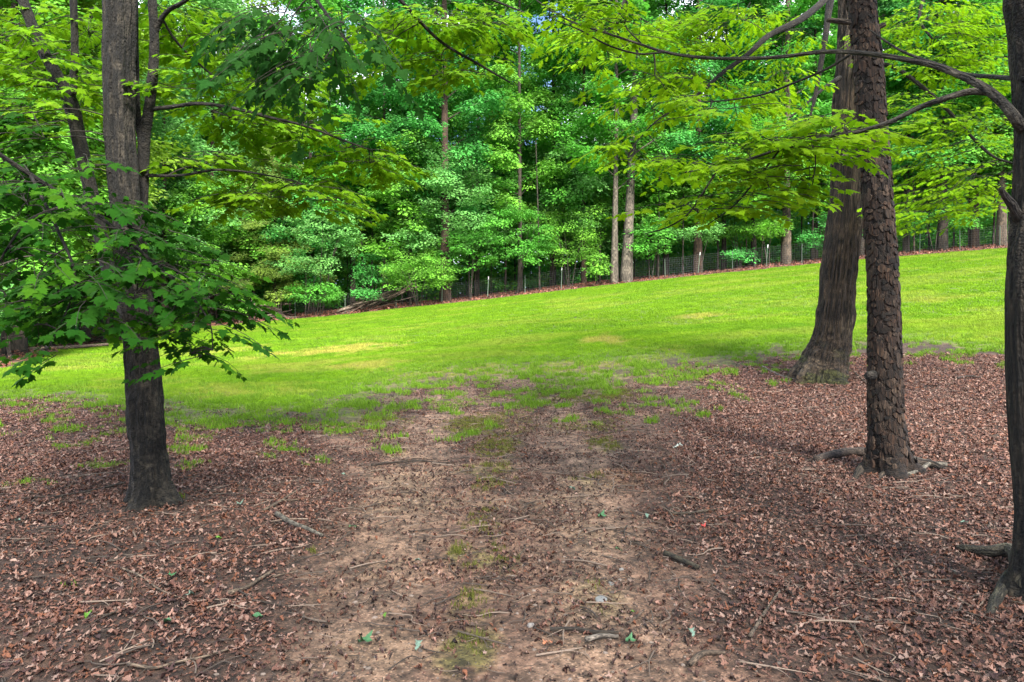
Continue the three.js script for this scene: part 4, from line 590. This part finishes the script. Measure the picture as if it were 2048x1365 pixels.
const FRONT = [
  ['broadleaf_tree', -60, 4, { h: 17, r: 0.2, low: 2.5, R: 3.4, n: 34, tone: 'green', bark: 'dark' }, 'green tree where the woods come nearest, mostly cut off by the picture edge'],
  ['broadleaf_tree', 38, 4, { h: 17, r: 0.22, low: 3.2, R: 3.2, n: 34, tone: 'bright', bark: 'dark' }, 'dark-trunked tree seen just above the lowest maple leaves'],
  ['broadleaf_tree', 92, 3, { h: 16, r: 0.2, low: 3.2, R: 3, n: 30, tone: 'yellow', bark: 'dark' }, 'second dark trunk behind the hanging leaves at the lawn corner'],
  ['broadleaf_tree', 170, 5, { h: 19, r: 0.2, low: 3, R: 3.6, n: 36, tone: 'yellow', bark: 'brown' }, 'yellow-green tree behind the forked maple bough'],
  ['broadleaf_tree', 330, 4, { h: 20, r: 0.2, low: 2.5, R: 3.8, n: 40, tone: 'pale', bark: 'brown' }, 'silvery green tree just right of the dark maple trunk'],
  ['broadleaf_tree', 425, 6, { h: 23, r: 0.2, low: 3, R: 3.8, n: 40, tone: 'pale', bark: 'brown' }, 'pale-leaved tall tree between the maple and the yellowish cedar'],
  ['cedar_tree', 548, 3.2, { h: 12, r: 0.17, low: 2.2, R: 3.2, n: 44, tone: 'cedar', bark: 'brown', needle: true, pad: 12 }, 'feathery yellowish cedar above the log heap'],
  ['broadleaf_tree', 500, 9, { h: 25, r: 0.2, low: 8, R: 3.6, n: 34, tone: 'yellow', bark: 'dark' }, 'yellow-green tall tree rising behind the cedar'],
  ['broadleaf_tree', 622, 5, { h: 24, r: 0.17, low: 4, R: 3.4, n: 34, tone: 'green', bark: 'dark' }, 'slim green tree right of the cedar'],
  ['broadleaf_tree', 706, 6, { h: 26, r: 0.18, low: 6, R: 3.2, n: 30, tone: 'blue', bark: 'dark' }, 'thin dark-stemmed tree left of the round bright bush'],
  ['broadleaf_tree', 768, 5, { h: 25, r: 0.17, low: 7, R: 3.4, n: 30, tone: 'blue', bark: 'dark' }, 'straight black trunk behind the left end of the round bush'],
  ['broadleaf_tree', 822, 8, { h: 27, r: 0.2, low: 8, R: 3.6, n: 32, tone: 'green', bark: 'dark' }, 'straight black trunk rising behind the middle of the round bush'],
  ['pine_tree', 890, 2.6, { h: 29, r: 0.33, low: 6, R: 3.6, n: 30, tone: 'blue', bark: 'brown', seed: 12 }, 'stout reddish-brown trunk standing at the right end of the round bush'],
  ['broadleaf_tree', 955, 6, { h: 26, r: 0.18, low: 5, R: 3.6, n: 32, tone: 'green', bark: 'dark' }, 'leafy tree directly behind the leftmost white-tipped fence post'],
  ['broadleaf_tree', 1040, 4, { h: 26, r: 0.16, low: 4, R: 3.2, n: 32, tone: 'bright', bark: 'dark' }, 'bright leafy tree between the two white-tipped fence posts'],
  ['broadleaf_tree', 1105, 7, { h: 28, r: 0.2, low: 6, R: 3.6, n: 32, tone: 'green', bark: 'dark' }, 'tall green tree behind the second white-tipped fence post'],
  ['broadleaf_tree', 1168, 5, { h: 27, r: 0.17, low: 4, R: 3.2, n: 32, tone: 'green', bark: 'brown' }, 'leafy tree left of the paired grey trunks'],
  ['broadleaf_tree', 1229, 1.4, { h: 23, r: 0.22, low: 6, R: 3, n: 20, tone: 'green', bark: 'grey', seed: 31 }, 'thinner of the paired grey trunks at the lawn edge'],
  ['broadleaf_tree', 1252, 1.2, { h: 30, r: 0.33, lean: 0.045, low: 7.5, R: 3.4, n: 18, tone: 'green', bark: 'grey', seed: 32 }, 'thicker grey trunk of the pair, leaning slightly'],
  ['broadleaf_tree', 1330, 5, { h: 26, r: 0.18, low: 4.5, R: 3.2, n: 30, tone: 'green', bark: 'dark' }, 'green tree right of the leaning grey trunk'],
  ['broadleaf_tree', 1396, 2.6, { h: 27, r: 0.26, low: 6, R: 3.4, n: 26, tone: 'blue', bark: 'brown' }, 'brown trunk close behind the leaning fence post'],
  ['broadleaf_tree', 1450, 4, { h: 24, r: 0.15, low: 5, R: 3, n: 26, tone: 'blue', bark: 'dark' }, 'slender dark tree just right of the visible wire mesh'],
  ['broadleaf_tree', 1508, 6, { h: 26, r: 0.17, low: 5, R: 3.2, n: 28, tone: 'green', bark: 'dark' }, 'dark tree left of the green stake post'],
  ['broadleaf_tree', 1572, 3, { h: 27, r: 0.27, low: 6, R: 3.4, n: 26, tone: 'green', bark: 'tan' }, 'tan trunk right of the green stake post'],
  ['broadleaf_tree', 1630, 6, { h: 25, r: 0.17, low: 4, R: 3.2, n: 28, tone: 'blue', bark: 'dark' }, 'dark tree at the left side of the big oak'],
  ['broadleaf_tree', 1725, 5, { h: 24, r: 0.18, low: 3, R: 3.2, n: 30, tone: 'green', bark: 'dark' }, 'tree glimpsed between the oak and the scaly pine'],
  ['broadleaf_tree', 1812, 4, { h: 24, r: 0.17, low: 4, R: 3.2, n: 30, tone: 'blue', bark: 'dark' }, 'dark tree at the right side of the scaly pine'],
  ['broadleaf_tree', 1885, 3, { h: 25, r: 0.26, low: 4, R: 3.2, n: 28, tone: 'green', bark: 'dark' }, 'stout dark trunk behind the long wire fence panel'],
  ['broadleaf_tree', 1945, 4, { h: 24, r: 0.2, low: 4, R: 3.2, n: 28, tone: 'green', bark: 'brown' }, 'brown trunk behind the right part of the wire fence'],
  ['broadleaf_tree', 2005, 2.6, { h: 24, r: 0.24, low: 4, R: 3.2, n: 28, tone: 'bright', bark: 'tan' }, 'pale trunk behind the fence next to the cut-off maple'],
  ['broadleaf_tree', 2090, 4, { h: 24, r: 0.2, low: 3, R: 3.4, n: 28, tone: 'green', bark: 'dark' }, 'tree hidden behind the cut-off maple trunk'],
];
for (const [name, px, off, opt, label] of FRONT) tag(woodTree(name, px, off, opt), label, 'tree', 'front row of the woods');
{
  const rnd = rngOf(808);
  const zone = (px) => (px < 500 ? ['tree deep in the woods behind the dark maple foliage', 'deep woods behind the maple'] : px < 1000 ? ['tree deep in the woods behind the cedar and round bush', 'deep woods behind the bush'] : px < 1550 ? ['tree deep in the woods behind the grey trunks', 'deep woods behind the grey trunks'] : ['tree deep in the woods behind oak and pine', 'deep woods behind the oak']);
  for (let i = 0; i < 74; i++) {
    const px = lerp(-160, 2200, (i * 0.618034) % 1), off = 9 + 34 * Math.sqrt((i + rnd()) / 74), [label, group] = zone(px), thinny = rnd() < 0.5;
    tag(woodTree('woodland_tree', px, off, { h: lerp(19, 27, rnd()), r: thinny ? 0.09 + 0.05 * rnd() : 0.15 + 0.1 * rnd(), low: lerp(1.5, 6, rnd()), R: lerp(2.8, 4, rnd()), n: 24, pad: 14, size: 1.2, tone: ['blue', 'green', 'green', 'bright', 'pale'][Math.floor(rnd() * 5)], bark: rnd() < 0.7 ? 'dark' : 'brown', seed: 900 + i }), label, 'tree', group);
  }
  // small trees filling in under the tall ones
  for (let i = 0; i < 30; i++) {
    const px = lerp(-40, 2080, (i * 0.618034 + 0.37) % 1), off = 2.2 + 7 * rnd(), [label, group] = zone(px);
    tag(woodTree('understory_tree', px, off, { h: lerp(6, 11, rnd()), r: 0.05 + 0.04 * rnd(), low: lerp(2, 3.4, rnd()), R: lerp(2, 3, rnd()), n: 15, pad: 11, size: 0.95, tone: ['blue', 'green', 'bright', 'bright', 'pale'][Math.floor(rnd() * 5)], bark: rnd() < 0.7 ? 'dark' : 'tan', seed: 1500 + i }), label.replace('tree deep in the woods', 'small leafy tree under the tall ones'), 'tree', group.replace('deep woods', 'understory'));
  }
  // bare slim stems between the trunks
  for (let i = 0; i < 46; i++) {
    const px = lerp(620, 2040, (i * 0.618034 + 0.13) % 1), off = 2 + 12 * rnd(), [x, z] = woodsSpot(px, off), y = land(x, z), h = 5 + 7 * rnd(), r = 0.03 + 0.05 * rnd(), b = BARK[rnd() < 0.75 ? 'dark' : 'tan'], l = gauss(rnd) * 0.6;
    const o = mesh('bare_sapling', limb([[V(0, -0.2, 0), r], [V(l * 0.3, h * 0.4, 0), r * 0.8], [V(l, h, gauss(rnd) * 0.5), r * 0.4]], { seg: 5, step: 0.8, color: () => b }), M.farBark); o.position.set(x, y, z);
    tag(o, px < 1000 ? 'slim bare stem in the shade behind the round bush' : px < 1450 ? 'slim bare stem in the shade around the grey trunks' : 'slim bare stem in the shade near the green stake post', 'sapling', px < 1000 ? 'slim stems behind the bush' : px < 1450 ? 'slim stems by the grey trunks' : 'slim stems by the stake');
  }
}
for (const s of [
  ['round_bush', 838, 548, 68, 40, 0.3, 'bright', 95, 'bright round bush bulging over the lawn edge', 'bush', 71],
  ['low_shrub', 632, 590, 55, 24, 0.8, 'green', 50, 'low spreading green shrub between the two brush heaps', 'shrub', 72],
  ['sapling_tree', 640, 470, 82, 52, 2.0, 'pale', 95, 'layered pale sapling above the low spreading shrub', 'sapling', 73],
  ['sapling_tree', 610, 530, 58, 22, 1.4, 'pale', 40, 'flat pale spray of leaves just over the low shrub', 'sapling', 74],
  ['sapling_tree', 1030, 480, 75, 66, 1.6, 'green', 120, 'drooping leafy sapling left of the second white-tipped post', 'sapling', 75],
  ['sapling_tree', 940, 505, 55, 45, 2.4, 'green', 60, 'leafy sapling between the stout brown trunk and the fence post', 'sapling', 76],
  ['sapling_tree', 1140, 480, 50, 60, 2.2, 'bright', 70, 'narrow leafy sapling right of the second white-tipped post', 'sapling', 77],
  ['low_shrub', 1195, 532, 22, 22, 0.9, 'bright', 22, 'small bright shrub left of the paired grey trunks', 'shrub', 78],
  ['sapling_tree', 1300, 480, 42, 42, 1.8, 'green', 55, 'leafy sapling against the leaning grey trunk', 'sapling', 79],
  ['sapling_tree', 1398, 468, 45, 20, 2.2, 'pale', 34, 'flat leafy sapling above the visible wire mesh', 'sapling', 80],
  ['sapling_tree', 1475, 462, 30, 14, 3, 'bright', 20, 'small bright leaf spray left of the green stake post', 'sapling', 81],
  ['sapling_tree', 1538, 458, 36, 20, 2.4, 'bright', 30, 'bright leaf spray over the green stake post', 'sapling', 82],
  ['low_shrub', 1480, 512, 30, 10, 2.6, 'blue', 18, 'bluish low shrub beside the green stake post', 'shrub', 83],
  ['sapling_tree', 745, 540, 36, 40, 2.6, 'blue', 40, 'shaded sapling left of the round bush', 'sapling', 84],
  ['low_shrub', 562, 588, 22, 12, 0.6, 'cedar', 14, 'tuft of yellowish needles on the log heap', 'shrub', 85],
  ['low_shrub', 735, 590, 26, 14, 1.0, 'blue', 16, 'small bluish shrub behind the branch heap', 'shrub', 86],
  ['sapling_tree', 470, 610, 22, 20, 0.8, 'bright', 20, 'small bright sapling left of the log heap', 'sapling', 87],
  ['sapling_tree', 1660, 470, 50, 40, 3, 'blue', 44, 'bluish sapling beside the big oak trunk', 'sapling', 88],
  ['sapling_tree', 1870, 440, 70, 24, 2.5, 'green', 44, 'green leaf spray hanging over the long wire fence', 'sapling', 89],
  ['sapling_tree', 25, 610, 70, 45, 1.5, 'pale', 60, 'pale leafy sapling at the nearest corner of the woods', 'sapling', 90],
]) shrub(...s);
// the woods beyond, one mass of leaves
{
  const rnd = rngOf(4242), list = [];
  for (let i = 0; i < 9000; i++) { const px = lerp(-500, 2550, rnd()), off = lerp(38, 62, rnd()), [x, z] = woodsSpot(clamp(px, -350, 2350), off), y = land(x, z), h = rnd() * 19; foliage(list, x + gauss(rnd) * 3, y + 0.3 + h, z, 2.2 + rnd(), TONE[['green', 'blue', 'green'][Math.floor(rnd() * 3)]], rnd); }
  for (let i = 0; i < 5000; i++) { const px = lerp(-300, 2300, rnd()), off = lerp(7, 38, rnd()), [x, z] = woodsSpot(px, off); foliage(list, x, land(x, z) + 0.3 + 4.5 * rnd() ** 1.6, z, 0.9 + 0.6 * rnd(), TONE[['green', 'blue', 'bright'][Math.floor(rnd() * 3)]], rnd); }
  tag(inst('far_woods', SPRAY[1], M.farLeaf, list), 'dim mass of leaves closing the woods far behind the trunks', 'woods', null, 'stuff');
}
console.log('woods done');
// ---------------------------------------------------------------- fence along the woods
{
  const o = new THREE.Group(); o.name = 'wire_fence'; const [bx, bz] = woodsSpot(1260, 1.6), base = V(bx, land(bx, bz), bz); o.position.copy(base);
  const posts = [[590, 0.02], [690, 0], [792, 0.01], [884, -0.02], [976, -0.05], [1050, 0], [1123, -0.03], [1192, 0.02], [1262, 0], [1330, 0.03], [1398, -0.10], [1465, 0.02], [1534, -0.07], [1604, 0], [1680, 0.02], [1760, 0], [1840, -0.02], [1920, 0.02], [2000, 0], [2085, 0]];
  const HF = 1.3, at3 = [], bar = new THREE.BoxGeometry(0.035, 1, 0.008), web = new THREE.BoxGeometry(0.008, 1, 0.03).translate(0, 0, 0.02), T = mergeGeometries([bar, web]);
  posts.forEach(([px, lean], i) => {
    const [x, z] = woodsSpot(px, 1.6), y = land(x, z), tall = [976, 1123, 1534, 1398].includes(px) ? 1.5 : 1.32, p = mesh('post', T, M.post, o); p.scale.set(1.2, tall, 1.2); p.position.set(x, y + tall / 2 - 0.05, z).sub(base); p.rotation.z = lean;
    if (tall > 1.4) { const c = mesh('tip', new THREE.BoxGeometry(0.05, 0.2, 0.05), M.postTip, p); c.scale.set(1 / 1.2, 1 / tall, 1 / 1.2); c.position.set(0, 0.45, 0.008); }
    at3.push(V(x, y, z));
  });
  const wire = (a, b, r) => { const d = b.clone().sub(a), l = d.length(), g = new THREE.CylinderGeometry(r, r, l, 3, 1, true); g.applyQuaternion(new THREE.Quaternion().setFromUnitVectors(UPV, d.normalize())); g.translate((a.x + b.x) / 2 - base.x, (a.y + b.y) / 2 - base.y, (a.z + b.z) / 2 - base.z); return g; };
  for (let i = 0; i < at3.length - 1; i++) {
    const a = at3[i], b = at3[i + 1], L = a.distanceTo(b), g = [], n = Math.round(L / 0.155), rows = 9;
    const pt = (t, h) => { const p = a.clone().lerp(b, t); p.y = land(p.x, p.z) + 0.03 + h * (HF - 0.05 * Math.sin(Math.PI * t)); p.z -= 0.03; return p; };
    for (let k = 0; k <= rows; k++) for (let q = 0; q < 4; q++) g.push(wire(pt(q / 4, k / rows), pt((q + 1) / 4, k / rows), 0.0024));
    for (let k = 0; k <= n; k++) g.push(wire(pt(k / n, 0), pt(k / n, 1), 0.002));
    mesh('wire_mesh', mergeGeometries(g), posts[i][0] === 1330 ? M.newWire : M.wire, o).userData.kind = 'stuff';
  }
  tag(o, 'low wire mesh fence on metal stakes along the edge of the woods', 'fence');
}
// ---------------------------------------------------------------- brush heaps and logs at the woods' edge
const woodCol = (c, s) => (th, len) => { const k = 0.7 + 0.6 * N24(th, len + s, 6, 4, 3); return [c[0] * k * 0.72, c[1] * k * 0.70, c[2] * k * 0.66]; };
function rod(name, p, yaw, pitch, L, r, c, label, category, group, seed) {
  const rnd = rngOf(seed), d = V(Math.cos(yaw) * Math.cos(pitch), Math.sin(pitch), Math.sin(yaw) * Math.cos(pitch)), n = [];
  for (let i = 0; i <= 4; i++) { const t = i / 4 - 0.5; n.push([d.clone().multiplyScalar(t * L).add(V(gauss(rnd) * L * 0.02, gauss(rnd) * L * 0.02, gauss(rnd) * L * 0.02)), r * lerp(1.1, 0.7, i / 4)]); }
  const o = mesh(name, limb(n, { seg: 7, step: L / 10, relief: (th, len) => 0.88 + 0.24 * N24(th, len, 5, 3, 2), color: woodCol(c, seed), uvScale: 2 }), M.wood); o.position.copy(p); return tag(o, label, category, group);
}
{
  const rnd = rngOf(616), GREY = [0.36, 0.29, 0.24], BR = [0.22, 0.15, 0.11];
  const spot = (px, off, up) => { const [x, z] = woodsSpot(px, off); return V(x, land(x, z) + up, z); };
  // log heap
  rod('log', spot(545, 1.6, 1.02), 0.05, 0.03, 2.6, 0.1, GREY, 'pale straight log lying on top of the log heap', 'log', 'log heap below the cedar', 1);
  rod('log', spot(527, 1.5, 0.72), 0.1, -0.02, 2.4, 0.14, GREY, 'thick pale log second from the top of the log heap', 'log', 'log heap below the cedar', 2);
  rod('log', spot(560, 1.1, 0.38), 0.3, -0.42, 2.2, 0.10, BR, 'brown log slanting down the right side of the log heap', 'log', 'log heap below the cedar', 3);
  rod('log', spot(512, 1.2, 0.5), 0.2, -0.3, 2.0, 0.09, BR, 'brown log slanting across the left side of the log heap', 'log', 'log heap below the cedar', 4);
  rod('log', spot(496, 0.9, 0.68), 0.4, 1.15, 1.7, 0.06, GREY, 'thin pole propped steeply against the log heap', 'log', 'log heap below the cedar', 5);
  rod('stake', spot(479, 0.7, 0.4), 0, 1.5, 1.0, 0.055, [0.22, 0.16, 0.11], 'short upright wooden stake left of the log heap', 'stake', null, 6);
  for (let i = 0; i < 16; i++) rod('fallen_branch', spot(lerp(495, 590, rnd()), 0.8 + 1.4 * rnd(), 0.1 + 0.4 * rnd()), rnd() * 1.2 - 0.6, gauss(rnd) * 0.5, 0.9 + 1.2 * rnd(), 0.03 + 0.04 * rnd(), i % 2 ? GREY : BR, 'broken branch jumbled in the lower part of the log heap', 'branch', 'branches in the log heap', 20 + i);
  // fan of thin branches
  for (let i = 0; i < 34; i++) { const px = lerp(690, 800, rnd()); rod('fallen_branch', spot(px, 0.5 + 1.3 * rnd(), 0.2 + 1.0 * rnd() * smooth(670, 750, px)), gauss(rnd) * 0.5, 0.3 + gauss(rnd) * 0.45, 1.4 + 2 * rnd(), 0.025 + 0.04 * rnd(), rnd() < 0.65 ? GREY : BR, 'grey branch in the fanned brush heap left of the round bush', 'branch', 'fanned brush heap', 60 + i); }
  // tangle behind the maple trunk
  for (let i = 0; i < 26; i++) rod('fallen_branch', spot(lerp(180, 340, rnd()), 0.6 + 1.5 * rnd(), 0.15 + 0.8 * rnd() * rnd()), gauss(rnd) * 0.8, gauss(rnd) * 0.6, 1 + 1.8 * rnd(), 0.025 + 0.035 * rnd(), rnd() < 0.6 ? GREY : BR, 'grey branch in the brush tangle behind the maple trunk', 'branch', 'brush tangle behind the maple', 120 + i);
  rod('log', spot(118, 0.9, 0.09), -0.55, 0.06, 3.4, 0.09, [0.3, 0.22, 0.17], 'pale log lying on the brown leaf strip behind the hanging leaves', 'log', null, 9);
  rod('snag', spot(214, 1.6, 0.75), 0.6, 1.35, 1.7, 0.12, [0.3, 0.25, 0.2], 'pale broken stump snag just left of the maple trunk', 'stump', null, 10);
  for (const [px, up, yaw, L, s] of [[1455, 0.1, 0.3, 1.4, 1], [1470, 0.14, -0.4, 1.2, 2], [1440, 0.08, 0.1, 1.1, 3]]) rod('fallen_branch', spot(px, 0.9, up), yaw, 0.15, L, 0.035, [0.24, 0.11, 0.06], 'rusty dead branch on the leaf strip right of the wire mesh', 'branch', 'rusty branches by the fence', 180 + s);
}
// ---------------------------------------------------------------- sticks, stones and fresh leaves on the ground nearby
function stick(name, pts, w0, w1, c, label, seed) {        // pts: sight lines to the ground; widths in metres
  const n = pts.map(([px, py, up = 0], i) => { const [x, z] = hit(px, py), r = lerp(w0, w1, i / (pts.length - 1)) / 2; return [on(x, z, r * 0.8 + 0.012 + up), r]; }), b = n[0][0].clone();
  const g = limb(n.map(([p, r]) => [p.clone().sub(b), r]), { seg: 8, step: 0.03, relief: (th, len) => 0.85 + 0.3 * N24(th, len + seed, 5, 14, 3), color: woodCol(c, seed), uvScale: 6 });
  const o = mesh(name, g, M.wood); o.position.copy(b); return tag(o, label, 'stick');
}
const TAN = [0.34, 0.26, 0.2], DK = [0.11, 0.08, 0.062], GR = [0.33, 0.31, 0.27];
stick('stick', [[553, 1040], [580, 1058], [612, 1070], [645, 1082]], 0.045, 0.026, GR, 'short thick pale stick on the dirt below the maple', 1);
stick('stick', [[528, 1028], [560, 1010], [585, 990], [607, 974]], 0.03, 0.015, TAN, 'pale forked stick pointing up beside the short thick one', 2);
stick('stick', [[560, 1008], [590, 1003], [622, 992]], 0.014, 0.008, TAN, 'thin side twig of the forked pale stick', 3);
stick('stick', [[456, 1196], [490, 1180], [520, 1165], [548, 1150]], 0.03, 0.016, TAN, 'tan stick at the edge of the leaf carpet left of the track', 4);
stick('stick', [[545, 1160], [565, 1156], [592, 1148]], 0.012, 0.006, TAN, 'thin twig crossing the end of the tan stick', 5);
stick('branch', [[742, 936], [790, 929], [840, 926], [880, 931], [908, 930]], 0.03, 0.012, DK, 'long dark thin branch lying across the track', 6);
stick('branch', [[790, 929], [830, 920], [850, 921], [905, 927]], 0.014, 0.008, DK, 'dark side shoot of the long branch on the track', 7);
stick('branch', [[1632, 929], [1662, 921], [1700, 915], [1732, 916]], 0.085, 0.10, [0.16, 0.12, 0.10], 'thick curved limb lying left of the scaly pine', 8);
stick('branch', [[1748, 940, 0.05], [1785, 954], [1810, 957], [1840, 950], [1862, 940, 0.02], [1893, 938]], 0.03, 0.05, GR, 'pale crooked branch lying at the foot of the scaly pine', 9);
stick('stick', [[1330, 1122], [1360, 1135], [1396, 1151]], 0.04, 0.035, [0.14, 0.12, 0.08], 'dark stubby stick at the right side of the track', 10);
stick('stick', [[1345, 1034], [1375, 1034], [1410, 1026], [1450, 1021]], 0.026, 0.012, [0.2, 0.16, 0.12], 'thin grey-brown stick below the leafy bank right of the track', 11);
stick('stick', [[1100, 1270], [1150, 1272], [1190, 1280], [1237, 1281]], 0.024, 0.016, [0.12, 0.095, 0.075], 'dark stick lying above the pale bark strip', 12);
stick('bark_strip', [[1172, 1294], [1205, 1287], [1237, 1285]], 0.03, 0.02, [0.45, 0.4, 0.36], 'pale strip of bark at the bottom of the track', 13);
stick('stick', [[505, 1209], [540, 1214], [576, 1226]], 0.014, 0.008, DK, 'thin dark twig on the red dirt patch', 14);
stick('branch', [[250, 972], [190, 985], [120, 1000], [60, 1005], [0, 1012]], 0.026, 0.012, [0.13, 0.10, 0.085], 'long thin branch running from the maple foot over leaves', 15);
stick('branch', [[125, 998], [90, 1015], [60, 1035], [40, 1060]], 0.014, 0.007, [0.17, 0.14, 0.12], 'side shoot curving down from the long thin branch', 16);
stick('stick', [[242, 1146], [280, 1165], [320, 1190], [368, 1210]], 0.016, 0.009, TAN, 'thin tan twig on dark leaves below the maple', 17);
stick('stick', [[255, 1158], [265, 1175], [258, 1200]], 0.009, 0.005, TAN, 'short upright-lying twig branching below the thin tan one', 18);
stick('stick', [[255, 1342], [310, 1352], [350, 1338], [400, 1325], [455, 1310]], 0.016, 0.012, TAN, 'bent tan twig at the bottom edge of the leaf carpet', 19);
stick('stick', [[1525, 738, 0.02], [1552, 750], [1575, 760], [1590, 763]], 0.03, 0.02, [0.42, 0.38, 0.35], 'whitish twig at the left foot of the oak', 20);
stick('stick', [[1632, 765], [1665, 766], [1690, 773]], 0.022, 0.014, [0.3, 0.22, 0.17], 'thin reddish twig lying before the oak base', 21);
stick('stick', [[1708, 745], [1722, 760], [1735, 772]], 0.02, 0.014, [0.3, 0.25, 0.2], 'pale twig between the oak and the pine', 22);
stick('stick', [[1915, 760], [1935, 757], [1962, 760]], 0.04, 0.03, [0.11, 0.085, 0.07], 'dark stick on the leaf bank behind the pine', 23);
stick('stick', [[1500, 1290], [1530, 1240], [1560, 1195]], 0.02, 0.012, TAN, 'tan twig slanting up the lower right leaf bank', 24);
stick('stick', [[1380, 1345], [1410, 1325], [1450, 1322]], 0.03, 0.02, [0.27, 0.2, 0.15], 'stout brown stick at the lower right edge of the track', 25);
stick('stick', [[1255, 1265], [1275, 1250], [1288, 1236]], 0.02, 0.012, [0.3, 0.22, 0.17], 'short brown stick above the lower stout one', 26);
stick('stick', [[1215, 870], [1260, 862], [1300, 866]], 0.014, 0.007, DK, 'dark twig near the upper end of the track', 27);
stick('stick', [[1040, 840], [1062, 832], [1078, 818]], 0.014, 0.008, DK, 'small dark twig below the lawn edge', 28);
stick('stick', [[1285, 765], [1320, 762], [1345, 768]], 0.016, 0.009, DK, 'dark twig where the track meets the lawn', 29);
stick('stick', [[1318, 925], [1332, 945], [1328, 975]], 0.012, 0.008, [0.24, 0.17, 0.13], 'thin brown twig along the right rim of the track', 30);
stick('stick', [[1690, 1250], [1720, 1285], [1735, 1330]], 0.016, 0.010, TAN, 'thin tan twig among the lower right leaves', 31);
stick('stick', [[1788, 1130], [1800, 1150], [1812, 1175]], 0.014, 0.010, TAN, 'short pale twig among leaves below the pine', 32);
function stone(px, py, w, flat, c, label, seed) {
  const [x, z] = hit(px, py), g = new THREE.IcosahedronGeometry(1, 3), p = g.attributes.position;
  for (let i = 0; i < p.count; i++) { const a = p.getX(i), b = p.getY(i), e = p.getZ(i), f = 0.72 + 0.5 * fbm(a * 1.5 + seed * 3.1, b * 1.5 + e * 1.3 + seed, 3); p.setXYZ(i, a * f * w, b * f * w * flat, e * f * w * 0.75); }
  g.computeVertexNormals(); paint(g, null, (a, b, e) => { const k = 0.8 + 0.4 * fbm((a / w) * 4 + seed, (e / w) * 4 + b / w, 3); return [c[0] * k * 0.5, c[1] * k * 0.5, c[2] * k * 0.5]; });
  const o = mesh('stone', g, M.stone); o.position.copy(on(x, z, w * flat * 0.25)); o.rotation.y = seed; return tag(o, label, 'stone');
}
stone(1203, 1207, 0.048, 0.3, [0.34, 0.34, 0.33], 'flat grey stone on the sandy right wheel track', 1);
stone(1218, 1059, 0.028, 0.75, [0.28, 0.19, 0.13], 'rounded brown stone standing on the track', 2);
stone(1152, 1050, 0.022, 0.6, [0.36, 0.28, 0.22], 'small tan stone left of the rounded brown one', 3);
stone(1062, 1257, 0.024, 0.6, [0.4, 0.36, 0.33], 'small pale stone beside the mossy strip', 4);
stone(1222, 1174, 0.026, 0.45, [0.33, 0.33, 0.31], 'small flat grey stone above the larger flat stone', 5);
stone(1225, 1190, 0.02, 0.5, [0.16, 0.12, 0.1], 'little dark stone between the two flat grey stones', 6);
stone(1243, 1145, 0.02, 0.5, [0.36, 0.33, 0.3], 'pale pebble right of the wheel track sand', 7);
stone(1905, 1145, 0.03, 0.5, [0.42, 0.36, 0.28], 'tan stone beside the root of the cut-off maple', 8);
stone(1120, 1210, 0.016, 0.6, [0.3, 0.27, 0.25], 'grey pebble in the middle of the dirt track', 9);
function freshLeaf(px, py, s, c, k, label, seed) {
  const [x, z] = hit(px, py), rnd = rngOf(seed), o = mesh('fallen_leaf', deadFlat[k], new THREE.MeshStandardMaterial({ color: lin(...c), roughness: 0.6, side: THREE.DoubleSide }));
  seat(x, z, s, 0.022, seed * 2.1, 0.5, 0.6, rnd).decompose(o.position, o.quaternion, o.scale); return tag(o, label, 'leaf');
}
const GL = [0.05, 0.14, 0.055], BG = [0.13, 0.2, 0.15], YG = [0.09, 0.2, 0.02];
for (const a of [
  [1145, 985, 0.075, BG, 2, 'pale blue-green fallen leaf at the orange end of the sandy track'], [1205, 1041, 0.085, GL, 0, 'green leaf lying left of the rounded brown stone'], [1293, 1042, 0.06, BG, 2, 'pale green leaf at the right rim of the track'],
  [1238, 1109, 0.06, GL, 1, 'small green leaf above the flat grey stones'], [732, 1298, 0.085, GL, 0, 'large green leaf low on the left side of the track'], [834, 1311, 0.065, BG, 1, 'pale green leaf between the large green leaf and the moss'],
  [706, 1066, 0.06, GL, 1, 'green leaf on bare dirt left of the track middle'], [835, 1130, 0.05, BG, 2, 'greyish leaf on dirt left of the mossy patch'], [770, 1250, 0.045, YG, 2, 'yellow-green leaf on the red dirt'],
  [516, 1246, 0.06, GL, 2, 'green leaf below the thin dark twig'], [333, 1252, 0.065, GL, 2, 'bright green leaf on the dark leaf carpet'], [343, 1162, 0.05, GL, 0, 'small green leaf above the thin tan twig'],
  [437, 1086, 0.05, YG, 2, 'yellow-green leaf on brown leaves below the maple'], [35, 1053, 0.07, BG, 2, 'pale green leaf at the far left of the leaf carpet'], [175, 1245, 0.07, YG, 2, 'dull green leaf amid the dark lower left leaves'], [380, 1200, 0.055, BG, 0, 'pale green leaf at the end of the thin tan twig'],
  [1355, 900, 0.12, [0.42, 0.46, 0.40], 1, 'pale lobed leaf at the upper right rim of the track'], [1406, 1061, 0.05, [0.55, 0.07, 0.06], 0, 'bright red leaf on the right leaf bank'], [1097, 1297, 0.06, [0.42, 0.16, 0.08], 1, 'orange leaf beside the pale bark strip'],
  [1262, 1296, 0.06, GL, 0, 'green leaf right of the pale bark strip'], [1385, 1290, 0.06, BG, 1, 'pale green leaf at the lower right rim of the track'], [1267, 1241, 0.035, YG, 2, 'tiny bright green leaf above the lower sticks'], [1928, 1049, 0.05, BG, 2, 'bluish leaf on the bank left of the cut-off maple'],
  [480, 1012, 0.07, BG, 0, 'pale green leaf on brown leaves right of the maple foot'], [688, 955, 0.06, BG, 2, 'pale green leaf left of the long dark branch']].entries()) freshLeaf(...a[1].slice(0, 5), a[1][5], a[0] + 1);
console.log('details done');
renderer.render(scene, camera);
